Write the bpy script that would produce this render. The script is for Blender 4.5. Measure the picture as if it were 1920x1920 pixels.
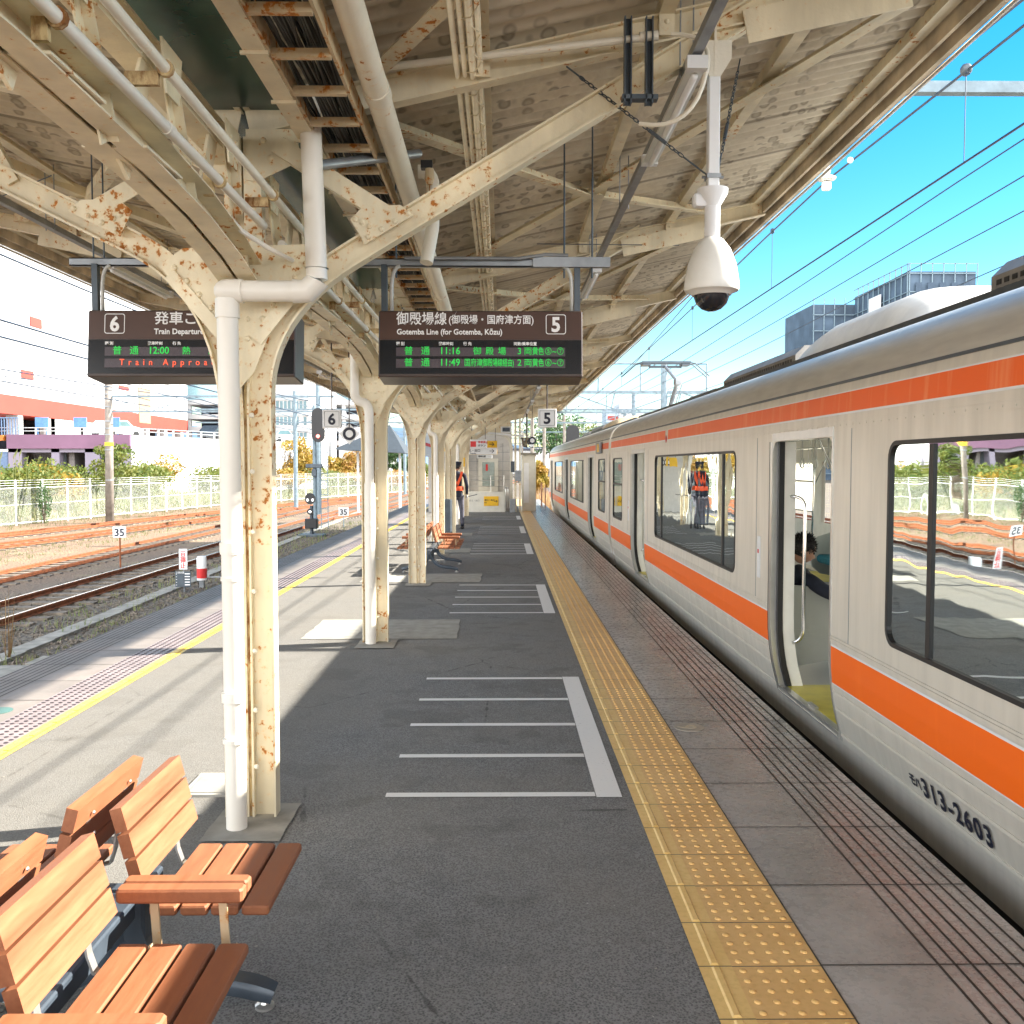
import bpy, bmesh, math, random
from math import sin, cos, pi, radians, sqrt, atan2
from mathutils import Vector, Matrix
random.seed(7)
for o in list(bpy.data.objects): bpy.data.objects.remove(o)
S = bpy.context.scene
COL = S.collection
# ---------------------------------------------------------------- camera, world, sun, exposure
cam = bpy.data.cameras.new('camera'); camo = bpy.data.objects.new('camera', cam); COL.objects.link(camo)
cam.sensor_width = 36; cam.lens = 36 * 1765 / 1920; cam.clip_start = 0.05; cam.clip_end = 9000
camo.location = (0, 0, 1.67)
PIT = math.atan(88 / 1765); YAW = math.atan(20 / sqrt(1765 ** 2 + 88 ** 2))
camo.rotation_euler = (pi / 2 - PIT, 0, -YAW)
S.camera = camo
SUN_E, SUN_A = radians(32.7), radians(13)      # elevation; azimuth from +X towards +Y
w = bpy.data.worlds.new('World'); S.world = w; w.use_nodes = True
nt = w.node_tree; nt.nodes.clear()
sky = nt.nodes.new('ShaderNodeTexSky'); sky.sky_type = 'NISHITA'; sky.sun_disc = False
sky.sun_elevation = SUN_E; sky.sun_rotation = pi / 2 - SUN_A; sky.air_density = 1.0; sky.dust_density = 0.0; sky.ozone_density = 1.5
bg = nt.nodes.new('ShaderNodeBackground'); bg.inputs[1].default_value = 0.045
wo = nt.nodes.new('ShaderNodeOutputWorld')
hs = nt.nodes.new('ShaderNodeHueSaturation'); hs.inputs['Saturation'].default_value = 1.5; hs.inputs['Hue'].default_value = .490
nt.links.new(sky.outputs[0], hs.inputs['Color'])
# bright cloud added to the unseen sky behind the camera, fills the shade
def wn(ty, **k):
    q = nt.nodes.new(ty)
    for a, v in k.items(): setattr(q, a, v)
    return q
tc = wn('ShaderNodeTexCoord'); sp = wn('ShaderNodeSeparateXYZ'); nt.links.new(tc.outputs['Generated'], sp.inputs[0])
cn = wn('ShaderNodeTexNoise'); cn.inputs['Scale'].default_value = 2.6; cn.inputs['Detail'].default_value = 6; nt.links.new(tc.outputs['Generated'], cn.inputs['Vector'])
ma = wn('ShaderNodeMath', operation='MULTIPLY_ADD'); nt.links.new(cn.outputs['Fac'], ma.inputs[0]); ma.inputs[1].default_value = -.9; nt.links.new(sp.outputs['Y'], ma.inputs[2])
mr = wn('ShaderNodeMapRange'); nt.links.new(ma.outputs[0], mr.inputs[0]); mr.inputs[1].default_value = -.55; mr.inputs[2].default_value = -.80; mr.inputs[3].default_value = 0; mr.inputs[4].default_value = 1
cm = wn('ShaderNodeMix', data_type='RGBA'); nt.links.new(mr.outputs[0], cm.inputs[0]); nt.links.new(hs.outputs[0], cm.inputs[6]); cm.inputs[7].default_value = (18.6, 18.8, 19.0, 1)
nt.links.new(cm.outputs[2], bg.inputs[0]); nt.links.new(bg.outputs[0], wo.inputs[0])
sl = bpy.data.lights.new('sun', 'SUN'); sl.energy = 3.6; sl.angle = radians(0.5); sl.color = (1, 0.93, 0.82)
so = bpy.data.objects.new('sun', sl); COL.objects.link(so)
sd = Vector((cos(SUN_E) * cos(SUN_A), cos(SUN_E) * sin(SUN_A), sin(SUN_E)))
so.rotation_euler = sd.to_track_quat('Z', 'Y').to_euler()
S.view_settings.view_transform = 'Standard'; S.view_settings.look = 'None'; S.view_settings.gamma = 1
S.view_settings.exposure = 2.6
S.render.engine = 'CYCLES'
S.cycles.max_bounces = 8; S.cycles.diffuse_bounces = 5; S.cycles.transparent_max_bounces = 16
S.cycles.use_denoising = True; S.cycles.sample_clamp_indirect = 12; S.cycles.caustics_reflective = False; S.cycles.caustics_refractive = False
# ---------------------------------------------------------------- material helpers
class N:
    def __init__(s, name):
        s.m = bpy.data.materials.new(name); s.m.use_nodes = True; s.t = s.m.node_tree; s.t.nodes.clear()
        s.out = s.t.nodes.new('ShaderNodeOutputMaterial'); s.b = s.t.nodes.new('ShaderNodeBsdfPrincipled')
        s.t.links.new(s.b.outputs[0], s.out.inputs[0]); s._p = None
    def new(s, ty, **k):
        n = s.t.nodes.new(ty)
        for a, v in k.items(): setattr(n, a, v)
        return n
    def set(s, inp, v):
        if isinstance(v, bpy.types.NodeSocket): s.t.links.new(v, inp)
        else: inp.default_value = v if not (isinstance(v, tuple) and len(v) == 3 and inp.type == 'RGBA') else (*v, 1)
    @property
    def pos(s):
        if s._p is None: s._p = s.new('ShaderNodeNewGeometry').outputs['Position']
        return s._p
    def xyz(s):
        n = s.new('ShaderNodeSeparateXYZ'); s.set(n.inputs[0], s.pos); return n.outputs
    def scaled(s, v):
        n = s.new('ShaderNodeVectorMath', operation='MULTIPLY'); s.set(n.inputs[0], s.pos); n.inputs[1].default_value = v; return n.outputs[0]
    def noise(s, sc, det=4, rough=.55, vec=None, dist=0):
        n = s.new('ShaderNodeTexNoise'); n.inputs['Scale'].default_value = sc; n.inputs['Detail'].default_value = det
        n.inputs['Roughness'].default_value = rough; n.inputs['Distortion'].default_value = dist
        s.set(n.inputs['Vector'], vec if vec is not None else s.pos); return n.outputs['Fac']
    def vor(s, sc, vec=None, feat='F1', out='Distance'):
        n = s.new('ShaderNodeTexVoronoi', feature=feat); n.inputs['Scale'].default_value = sc
        s.set(n.inputs['Vector'], vec if vec is not None else s.pos); return n.outputs[out]
    def ramp(s, f, a, b, va=0., vb=1.):
        n = s.new('ShaderNodeMapRange'); s.set(n.inputs[0], f)
        for i, v in enumerate((a, b, va, vb)): n.inputs[i + 1].default_value = v
        return n.outputs[0]
    def mix(s, f, a, b):
        n = s.new('ShaderNodeMix', data_type='RGBA'); s.set(n.inputs[0], f); s.set(n.inputs[6], a); s.set(n.inputs[7], b); return n.outputs[2]
    def math(s, op, a, b=0., c=0.):
        n = s.new('ShaderNodeMath', operation=op); s.set(n.inputs[0], a); s.set(n.inputs[1], b); s.set(n.inputs[2], c); return n.outputs[0]
    def line(s, v, period, width, off=0.):
        a = s.math('ADD', v, -off); a = s.math('DIVIDE', a, period); a = s.math('FRACT', a); a = s.math('SUBTRACT', a, .5); a = s.math('ABSOLUTE', a)
        return s.math('GREATER_THAN', a, .5 - width / period / 2)
    def bump(s, h, st=.3, dist=.01):
        n = s.new('ShaderNodeBump'); n.inputs['Strength'].default_value = st; n.inputs['Distance'].default_value = dist
        s.set(n.inputs['Height'], h); s.t.links.new(n.outputs[0], s.b.inputs['Normal']); return n
    def fin(s, col, rough=.6, metal=0., spec=None):
        s.set(s.b.inputs['Base Color'], col); s.set(s.b.inputs['Roughness'], rough); s.set(s.b.inputs['Metallic'], metal)
        if spec is not None: s.b.inputs['Specular IOR Level'].default_value = spec
        return s.m
def plain(name, c, rough=.6, metal=0., var=.12, sc=6, bump=0., bsc=60, emit=0.):
    n = N(name); d = tuple(max(0, x * (1 - 2 * var)) for x in c); l = tuple(min(1, x * (1 + var)) for x in c)
    f = n.ramp(n.noise(sc, 5), .3, .7)
    if bump: n.bump(n.noise(bsc, 3), bump, .004)
    n.fin(n.mix(f, d, l), rough, metal)
    if emit: n.set(n.b.inputs['Emission Color'], c); n.b.inputs['Emission Strength'].default_value = emit
    return n.m
def rusty(name, c, amount=.60, rust=(.40, .145, .025), dirt=.35, sc=9, rough=.45):
    n = N(name)
    fine = n.noise(sc * 2.2, 6, .62); patch = n.noise(1.6, 3)
    m = n.math('ADD', fine, n.ramp(patch, .3, .7, -.10, .10))
    m = n.ramp(m, amount, amount + .05)
    halo = n.ramp(n.math('ADD', fine, n.ramp(patch, .3, .7, -.10, .10)), amount - .07, amount + .05)
    st = n.noise(3, 5, .6, n.scaled((1, 1, .25)))
    base = n.mix(n.ramp(st, .35, .7), c, tuple(x * (1 - dirt) for x in c))
    base = n.mix(n.math('MULTIPLY', halo, .52), base, (c[0] * .86, c[1] * .58, c[2] * .24))
    col = n.mix(m, base, n.mix(n.noise(40, 3), tuple(x * .5 for x in rust), tuple(min(1, x * 1.7) for x in rust)))
    n.bump(n.math('ADD', n.noise(55, 3), n.math('MULTIPLY', m, -.5)), .35, .004)
    return n.fin(col, n.ramp(m, 0, 1, rough, .85))
M = {}
M['steel'] = rusty('painted_steel', (.88, .78, .57), .65, sc=11)
M['steel2'] = rusty('painted_steel_rusty', (.88, .78, .56), .62, sc=11)
M['pipe'] = rusty('painted_pipe', (.84, .79, .67), .70, dirt=.12)
M['pipew'] = plain('grey_white_pipe', (.82, .78, .70), .35, var=.04, sc=2)
M['conduit'] = plain('grey_conduit', (.55, .55, .52), .4, var=.08)
M['ladder'] = rusty('rusty_ladder', (.66, .52, .33), .58)
M['cable'] = plain('black_cable', (.035, .037, .037), .55, var=.3)
M['gutter'] = plain('green_gutter', (.02, .10, .085), .25, var=.35, sc=2)
M['galv'] = plain('galvanised', (.30, .32, .34), .4, .5, var=.15)
M['dgrey'] = plain('dark_steel', (.08, .10, .12), .45, .3, var=.15)
M['brown'] = plain('brown_frame', (.06, .04, .032), .35, var=.1)
M['black'] = plain('black_plastic', (.012, .012, .013), .4, var=.1)
M['panel'] = plain('brown_sign_panel', (.085, .045, .034), .3, var=.06)
M['screen'] = plain('dark_screen', (.010, .011, .014), .22, var=.05)
M['ledbg'] = plain('led_strip', (.075, .055, .065), .4, var=.15, sc=200)
M['white'] = plain('white_paint', (.78, .79, .80), .45, var=.03)
M['letter'] = plain('white_lettering', (.9, .9, .9), .5, var=.01)
M['ink'] = plain('black_lettering', (.012, .014, .03), .5, var=.01)
M['green'] = plain('green_led', (.02, .45, .06), .5, var=.01, emit=.14)
M['red'] = plain('red_led', (.85, .10, .04), .5, var=.01, emit=.17)
M['redp'] = plain('red_paint', (.70, .04, .04), .4, var=.05)
M['yellow'] = plain('yellow_paint', (.86, .50, .02), .45, var=.05)
M['orange'] = plain('orange_vest', (.80, .09, .02), .6, var=.05)
M['lamp'] = plain('lamp_casing', (.78, .80, .78), .35, var=.04)
M['rubber'] = plain('black_rubber', (.010, .010, .012), .5, var=.1)
M['alu'] = plain('aluminium', (.62, .62, .60), .28, .75, var=.06)
M['chrome'] = plain('polished_metal', (.80, .80, .80), .12, 1., var=.02)
M['lining'] = plain('car_lining', (.80, .80, .76), .5, var=.04)
M['partition'] = plain('grey_partition', (.36, .38, .37), .45, var=.04)
M['seatb'] = plain('blue_moquette', (.015, .16, .22), .9, var=.2, sc=60)
M['navy'] = plain('navy_cloth', (.012, .016, .035), .8, var=.2, sc=20)
M['greyc'] = plain('grey_cloth', (.09, .09, .12), .8, var=.2, sc=20)
M['skin'] = plain('skin', (.55, .30, .20), .5, var=.06)
M['hair'] = plain('dark_hair', (.010, .008, .008), .5, var=.2, sc=90)
M['concrete'] = plain('concrete', (.30, .285, .25), .85, var=.18, sc=5, bump=.4)
M['slab'] = plain('pale_concrete', (.34, .33, .295), .85, var=.12, sc=8, bump=.3)
M['castiron'] = plain('blue_grey_cast_iron', (.065, .085, .11), .35, .2, var=.15)
M['mirror'] = plain('mirror_face', (.75, .78, .80), .05, 1., var=.02)
M['domeg'] = plain('dome_glass', (.03, .03, .035), .04, .3, var=.1)
M['ceram'] = plain('porcelain', (.75, .74, .70), .25, var=.05)
M['wire'] = plain('overhead_cable', (.03, .045, .07), .5, .3, var=.1)
M['mast'] = plain('catenary_steel', (.17, .23, .27), .55, .1, var=.15)
M['mastc'] = plain('concrete_pole', (.24, .21, .18), .8, var=.2, sc=3)
M['fascia'] = plain('weathered_board', (.66, .56, .42), .8, var=.25, sc=3, bump=.2)
M['endwall'] = plain('cream_cladding', (.68, .66, .58), .6, var=.05)
M['cladgrey'] = plain('grey_cladding', (.52, .50, .47), .6, var=.06)
# roof sheet : weathered fibre cement with round damp rings
n = N('fibre_cement_sheet')
v = n.math('ADD', n.vor(9.5, n.scaled((1., 1.5, .3))), n.math('ADD', n.math('MULTIPLY', n.noise(9, 3), .12), n.math('MULTIPLY', n.noise(2.7, 2), .34)))
ring = n.math('MULTIPLY', n.ramp(v, .40, .50), n.ramp(v, .62, .52))
spot = n.ramp(v, .60, .44)
big = n.noise(.9, 4); fine = n.noise(22, 4)
mask = n.ramp(n.noise(1.3, 2), .36, .52)
c = n.mix(n.ramp(big, .3, .7), (.56, .50, .395), (.80, .73, .60))
c = n.mix(n.ramp(fine, .3, .75), c, (.60, .53, .42))
c = n.mix(n.math('MULTIPLY', n.math('MULTIPLY', spot, mask), .45), c, (.27, .23, .17))
c = n.mix(n.math('MULTIPLY', n.math('MULTIPLY', ring, mask), .5), c, (.14, .11, .08))
lap = n.math('MULTIPLY', n.line(n.xyz()[1], .91, .012, .2), .55); c = n.mix(lap, c, (.10, .08, .06))
stk = n.ramp(n.noise(2.2, 5, .65, n.scaled((.5, 2.2, 1))), .48, .7, 0, .5); c = n.mix(stk, c, (.30, .25, .185))
n.bump(fine, .25, .005); M['sheet'] = n.fin(c, .85)
# asphalt
n = N('asphalt')
g = n.noise(150, 3, .7); g2 = n.vor(260); big = n.noise(.8, 5, .6); mid = n.noise(5, 4)
c = n.mix(n.ramp(n.math('ADD', n.math('MULTIPLY', g, .6), n.math('MULTIPLY', n.vor(110, None, 'F1', 'Distance'), .55)), .34, .66), (.042, .046, .050), (.222, .226, .228))
c = n.mix(n.math('MULTIPLY', n.ramp(big, .35, .7), .5), c, (.215, .20, .175))
c = n.mix(n.math('MULTIPLY', n.ramp(mid, .5, .75), .30), c, (.07, .07, .07))
fl = n.math('MULTIPLY', n.ramp(n.noise(60, 2, .5), .70, .73), .7)
c = n.mix(fl, c, (.42, .41, .38))
X, Y, Z = n.xyz()
cr = n.vor(.55, n.scaled((1, .7, 1)), 'DISTANCE_TO_EDGE'); cr = n.math('MULTIPLY', n.ramp(n.math('ADD', cr, n.math('MULTIPLY', n.noise(9, 4), .03)), .0185, .0150), n.ramp(n.noise(.6, 2), .50, .56))
c = n.mix(n.math('MULTIPLY', cr, .6), c, (.03, .03, .03))
pt = n.math('MULTIPLY', n.ramp(n.noise(1.1, 3, .7), .57, .60), .22); c = n.mix(pt, c, (.05, .047, .042))
seam = n.math('MULTIPLY', n.line(n.math('ADD', X, n.math('MULTIPLY', n.noise(3, 3), .03)), 40, .014, -.72 + 20), .5)
c = n.mix(seam, c, (.05, .05, .05))
lf = n.ramp(X, -.9, -1.5)  # sunlit left side gets its own warmer tone, sunlight put into the colour
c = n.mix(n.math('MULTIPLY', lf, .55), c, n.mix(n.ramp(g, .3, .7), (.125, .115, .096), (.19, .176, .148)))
n.bump(n.math('ADD', g, n.math('MULTIPLY', g2, .8)), .55, .006); M['asphalt'] = n.fin(c, .82)
# platform paving slabs
def paving(name, a, b, x0, sgn):
    n = N(name); X, Y, Z = n.xyz()
    lay = n.line(Y, .6, .008, .05)
    gx = n.math('MULTIPLY', n.math('SUBTRACT', X, x0), sgn)
    gr = n.math('MULTIPLY', n.line(gx, .056, .008, 0), n.math('GREATER_THAN', gx, -.01))
    jn = n.math('MULTIPLY', n.math('MAXIMUM', lay, gr), 0)
    st = n.ramp(n.noise(2.2, 5, .6), .35, .65); st2 = n.noise(24, 4, .7)
    c = n.mix(st, a, b); c = n.mix(n.ramp(st2, .45, .75, 0, .22), c, (.48, .45, .42))
    ce = n.new('ShaderNodeTexWhiteNoise', noise_dimensions='1D')
    n.set(ce.inputs['W'], n.math('FLOOR', n.math('DIVIDE', n.math('ADD', Y, -.05), .6)))
    c = n.mix(n.math('MULTIPLY', ce.outputs['Value'], .35), c, tuple(x * .72 for x in a))
    c = n.mix(n.math('MULTIPLY', n.ramp(n.noise(1.7, 3, .5), .62, .76), .28), c, (.32, .17, .13))
    c = n.mix(jn, c, (.03, .025, .022))
    n.bump(n.math('SUBTRACT', n.math('MULTIPLY', st2, .05), jn), .3, .003)
    return n.fin(c, n.ramp(st2, .3, .7, .16 if sgn > 0 else .38, .42 if sgn > 0 else .6))
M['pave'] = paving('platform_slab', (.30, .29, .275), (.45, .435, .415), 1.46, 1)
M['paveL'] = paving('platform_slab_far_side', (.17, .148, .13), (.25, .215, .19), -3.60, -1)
def tact(name, a, b):
    n = N(name); X, Y, Z = n.xyz()
    l = n.line(Y, .3, .005, .05); st = n.noise(3, 5, .6); st2 = n.noise(45, 3)
    c = n.mix(n.ramp(st, .3, .7), a, b); c = n.mix(n.ramp(st2, .5, .8, 0, .3), c, tuple(x * .6 for x in a)); c = n.mix(l, c, (.04, .03, .02))
    n.bump(st2, .15, .002)
    return n.fin(c, n.ramp(st2, .3, .7, .28, .5))
M['tact'] = tact('yellow_tactile_tile', (.70, .42, .14), (.80, .52, .20))
M['tacte'] = tact('yellow_guide_strip', (.74, .48, .15), (.84, .59, .22))
M['tactL'] = tact('mauve_tactile_tile', (.20, .16, .155), (.30, .24, .235))
M['tactLe'] = tact('bright_yellow_strip', (.80, .52, .05), (.88, .60, .07))
M['dotL'] = plain('dark_stud', (.05, .04, .045), .5)
n = N('worn_white_paint'); g = n.noise(60, 4, .7)
M['mark'] = n.fin(n.mix(n.ramp(g, .62, .72), (.78, .78, .77), (.35, .35, .34)), .7)
# train skins
n = N('stainless_side')
st = n.noise(9, 4, .6, n.scaled((1, 1, .12))); fi = n.noise(4, 3, .5, n.scaled((1, 60, 1)))
c = n.mix(n.ramp(st, .35, .7), (.74, .70, .625), (.64, .605, .54)); c = n.mix(n.ramp(n.noise(1.2, 3), .4, .7, 0, .3), c, (.76, .72, .65))
n.bump(fi, .02, .002); M['stain'] = n.fin(c, n.ramp(st, .3, .7, .38, .52), .38)
n = N('stainless_roof'); fi = n.noise(3, 3, .5, n.scaled((1, 1, 8)))
M['troof'] = n.fin(n.mix(n.ramp(fi, .3, .7), (.62, .60, .57), (.74, .72, .68)), .40, .6)
def band(name, a, b, s=.7):
    n = N(name); st = n.noise(6, 5, .65, n.scaled((1, 1.4, .12)))
    return n.fin(n.mix(n.ramp(st, .52, s), a, b), .42, 0, .35)
M['bando'] = band('orange_band', (.93, .145, .004), (.96, .16, .006))
M['bandu'] = band('weathered_orange_band', (.90, .13, .01), (.95, .30, .12), .78)
M['skirt'] = plain('dark_underframe', (.05, .05, .055), .6)
M['acw'] = plain('white_fibreglass_cover', (.78, .77, .72), .45, var=.05)
M['acg'] = plain('grey_roof_unit', (.26, .25, .24), .5, .3, var=.12)
n = N('car_floor'); M['floor'] = n.fin(n.mix(n.noise(80, 2), (.28, .28, .27), (.36, .36, .35)), .35)
M['floory'] = plain('yellow_door_floor', (.62, .52, .05), .4, var=.1)
def glass(name, tint, refl):
    n = N(name); n.t.nodes.remove(n.b)
    tr = n.new('ShaderNodeBsdfTransparent'); tr.inputs[0].default_value = (*tint, 1)
    gl = n.new('ShaderNodeBsdfGlossy'); gl.inputs['Roughness'].default_value = .015; gl.inputs[0].default_value = (.82, .88, .86, 1)
    bm_ = n.new('ShaderNodeBump'); bm_.inputs['Strength'].default_value = .06; bm_.inputs['Distance'].default_value = .05
    n.set(bm_.inputs['Height'], n.noise(1.6, 2, .5)); n.t.links.new(bm_.outputs[0], gl.inputs['Normal'])
    fr = n.new('ShaderNodeFresnel'); fr.inputs[0].default_value = 1.5
    mx = n.new('ShaderNodeMixShader'); n.set(mx.inputs[0], n.ramp(fr.outputs[0], 0, 1, refl, 1))
    n.t.links.new(tr.outputs[0], mx.inputs[1]); n.t.links.new(gl.outputs[0], mx.inputs[2]); n.t.links.new(mx.outputs[0], n.out.inputs[0])
    return n.m
M['glass'] = glass('tinted_window_glass', (.84, .92, .88), .02)
M['glassb'] = plain('building_glass', (.10, .17, .19), .08, .3, var=.2, sc=.3)
n = N('roller_shade'); tb = n.new('ShaderNodeBsdfTranslucent'); tb.inputs[0].default_value = (.9, .86, .72, 1)
mx = n.new('ShaderNodeMixShader'); mx.inputs[0].default_value = .7; n.fin((.8, .77, .65), .8)
n.t.links.new(n.b.outputs[0], mx.inputs[1]); n.t.links.new(tb.outputs[0], mx.inputs[2]); n.t.links.new(mx.outputs[0], n.out.inputs[0]); M['shade'] = n.m
# bench wood-plastic
n = N('brown_resin_slat'); g = n.noise(5, 4, .6, n.scaled((14, 1.2, 14)))
X, Y, Z = n.xyz()
c = n.mix(n.ramp(g, .3, .7), (.25, .088, .038), (.32, .125, .056)); n.bump(g, .15, .002)
c = n.mix(n.ramp(n.noise(2.3, 5, .7), .5, .75, 0, .4), c, (.20, .085, .045)); M['slat'] = n.fin(c, n.ramp(g, .3, .7, .5, .68))
M['slatend'] = plain('dark_slat_end', (.16, .075, .05), .6, var=.15, sc=30)
# ground things
n = N('ballast'); vv = n.vor(13); nn = n.noise(30, 4); big = n.noise(.35, 4)
c = n.mix(n.ramp(nn, .3, .7), (.07, .058, .046), (.19, .16, .125)); X, Y, Z = n.xyz()
rustf = n.ramp(n.math('ADD', X, n.math('MULTIPLY', big, 4)), -8.5, -12)
c = n.mix(n.math('MULTIPLY', rustf, .55), c, (.26, .15, .08)); c = n.mix(n.ramp(n.noise(.9, 4), .52, .68, 0, .6), c, (.24, .20, .11))
n.bump(vv, 1., .06); M['ballast'] = n.fin(c, .9)
M['stone'] = plain('ballast_stone', (.165, .138, .11), .85, var=.35, sc=9)
M['rust'] = plain('rusty_rail', (.24, .075, .025), .8, var=.25, sc=8)
M['railtop'] = plain('shiny_rail_head', (.55, .52, .48), .25, .8, var=.1)
M['sleeper'] = plain('sleeper', (.20, .165, .13), .85, var=.25)
M['dirt'] = plain('dry_soil', (.20, .165, .09), .95, var=.3, sc=2, bump=.5, bsc=20)
def leaf(name, a, b, sc=1.5):
    n = N(name); f = n.ramp(n.noise(sc, 3), .35, .65); f2 = n.noise(25, 2)
    c = n.mix(f, a, b); c = n.mix(n.ramp(f2, .3, .7, 0, .5), c, tuple(x * .55 for x in a))
    n.fin(c, .6); tb = n.new('ShaderNodeBsdfTranslucent'); n.set(tb.inputs[0], c); mx = n.new('ShaderNodeMixShader'); mx.inputs[0].default_value = .35
    n.t.links.new(n.b.outputs[0], mx.inputs[1]); n.t.links.new(tb.outputs[0], mx.inputs[2]); n.t.links.new(mx.outputs[0], n.out.inputs[0]); return n.m
M['leafg'] = leaf('green_leaves', (.07, .13, .015), (.19, .18, .02))
M['leafy'] = leaf('yellow_leaves', (.30, .23, .02), (.38, .19, .02))
M['leafo'] = leaf('orange_leaves', (.36, .15, .025), (.28, .21, .03))
M['leafd'] = leaf('dark_leaves', (.03, .09, .025), (.07, .14, .03))
M['grass'] = leaf('pale_grass', (.15, .20, .055), (.28, .27, .11), .8)
M['straw'] = leaf('dry_straw', (.40, .23, .10), (.44, .31, .17), .8)
M['pink'] = leaf('pink_flowers', (.50, .10, .16), (.60, .30, .35), 5)
M['bark'] = plain('bark', (.12, .09, .06), .9, var=.3)
# ---------------------------------------------------------------- geometry helpers
class MB:
    def __init__(s): s.v = []; s.f = []; s.mi = []; s.k = 0
    def add(s, vs, fs):
        b = len(s.v); s.v += [tuple(v) for v in vs]; s.f += [tuple(i + b for i in f) for f in fs]; s.mi += [s.k] * len(fs); return s
    def box(s, x0, x1, y0, y1, z0, z1):
        return s.add([(x0, y0, z0), (x1, y0, z0), (x1, y1, z0), (x0, y1, z0), (x0, y0, z1), (x1, y0, z1), (x1, y1, z1), (x0, y1, z1)],
                     [(3, 2, 1, 0), (4, 5, 6, 7), (0, 1, 5, 4), (1, 2, 6, 5), (2, 3, 7, 6), (3, 0, 4, 7)])
    def bbox(s, x0, x1, y0, y1, z0, z1, c=.006):     # box with chamfered edges
        def ring(d, z): return [(x0 + d, y0 + d, z), (x1 - d, y0 + d, z), (x1 - d, y1 - d, z), (x0 + d, y1 - d, z)]
        def oct_(e, z): return [(x0 + c + e, y0 + e, z), (x1 - c - e, y0 + e, z), (x1 - e, y0 + c + e, z), (x1 - e, y1 - c - e, z), (x1 - c - e, y1 - e, z), (x0 + c + e, y1 - e, z), (x0 + e, y1 - c - e, z), (x0 + e, y0 + c + e, z)]
        vs = oct_(c * .7, z0) + oct_(0, z0 + c) + oct_(0, z1 - c) + oct_(c * .7, z1)
        fs = [tuple(range(7, -1, -1)), tuple(range(24, 32))]
        for r in range(3):
            for i in range(8): j = (i + 1) % 8; fs.append((r * 8 + i, r * 8 + j, r * 8 + 8 + j, r * 8 + 8 + i))
        return s.add(vs, fs)
    def sweep(s, pts, prof, up=(0, 1, 0), caps=True, closed=True, scale=None):
        pts = [Vector(p) for p in pts]; up = Vector(up); n = len(prof); vs = []; fs = []
        for i, p in enumerate(pts):
            a = pts[max(i - 1, 0)]; b = pts[min(i + 1, len(pts) - 1)]; t = (b - a).normalized()
            sd_ = t.cross(up)
            if sd_.length < 1e-4: sd_ = t.cross(Vector((1, 0, 0)))
            sd_.normalize(); u = sd_.cross(t).normalized(); k = 1
            if 0 < i < len(pts) - 1:
                c0 = (p - a).normalized(); c1 = (b - p).normalized(); k = 1 / max(.5, sqrt(max(0.01, (1 + c0.dot(c1)) / 2)))
            q = scale[i] if scale else 1
            for (x, y) in prof: vs.append(p + sd_ * x * k * q + u * y * q)
        for i in range(len(pts) - 1):
            for j in range(n if closed else n - 1):
                j2 = (j + 1) % n; fs.append((i * n + j, i * n + j2, (i + 1) * n + j2, (i + 1) * n + j))
        if caps and closed: fs.append(tuple(range(n - 1, -1, -1))); fs.append(tuple((len(pts) - 1) * n + j for j in range(n)))
        return s.add(vs, fs)
    def bar(s, a, b, w, h, up=(0, 0, 1)):
        return s.sweep([a, b], [(-w / 2, -h / 2), (w / 2, -h / 2), (w / 2, h / 2), (-w / 2, h / 2)], up)
    def tube(s, pts, r, n=10, caps=True, scale=None):
        d = (Vector(pts[-1]) - Vector(pts[0])); up = (0, 0, 1) if abs(d.z) < .8 * d.length or d.length == 0 else (0, 1, 0)
        return s.sweep(pts, [(r * cos(2 * pi * i / n), r * sin(2 * pi * i / n)) for i in range(n)], up, caps, scale=scale)
    def ibeam(s, pts, D, W, t=.009, up=(0, 1, 0)):
        d, w2, h = D / 2, W / 2, t / 2
        return s.sweep(pts, [(-d, -w2), (-d + t, -w2), (-d + t, -h), (d - t, -h), (d - t, -w2), (d, -w2), (d, w2), (d - t, w2), (d - t, h), (-d + t, h), (-d + t, w2), (-d, w2)], up)
    def lathe(s, prof, c=(0, 0, 0), n=24):
        vs = []; fs = []; c = Vector(c)
        for r, z in prof:
            for i in range(n): a = 2 * pi * i / n; vs.append(c + Vector((r * cos(a), r * sin(a), z)))
        for k in range(len(prof) - 1):
            for i in range(n): j = (i + 1) % n; fs.append((k * n + i, k * n + j, (k + 1) * n + j, (k + 1) * n + i))
        return s.add(vs, fs)
    def prism(s, poly, vec):
        n = len(poly); vec = Vector(vec); a = [Vector(p) for p in poly]
        return s.add(a + [p + vec for p in a], [tuple(range(n - 1, -1, -1)), tuple(range(n, 2 * n))] + [(i, (i + 1) % n, n + (i + 1) % n, n + i) for i in range(n)])
    def ball(s, c, r, n=8, sc=(1, 1, 1), half=False):
        prof = []; m = n // 2
        vs = []; fs = []; c = Vector(c)
        for k in range(m + 1):
            ph = (pi / 2) * k / m if half else pi * k / m
            for i in range(n):
                a = 2 * pi * i / n; vs.append(c + Vector((r * sin(ph) * cos(a) * sc[0], r * sin(ph) * sin(a) * sc[1], r * cos(ph) * sc[2])))
        for k in range(m):
            for i in range(n): j = (i + 1) % n; fs.append((k * n + i, (k + 1) * n + i, (k + 1) * n + j, k * n + j))
        return s.add(vs, fs)
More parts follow.
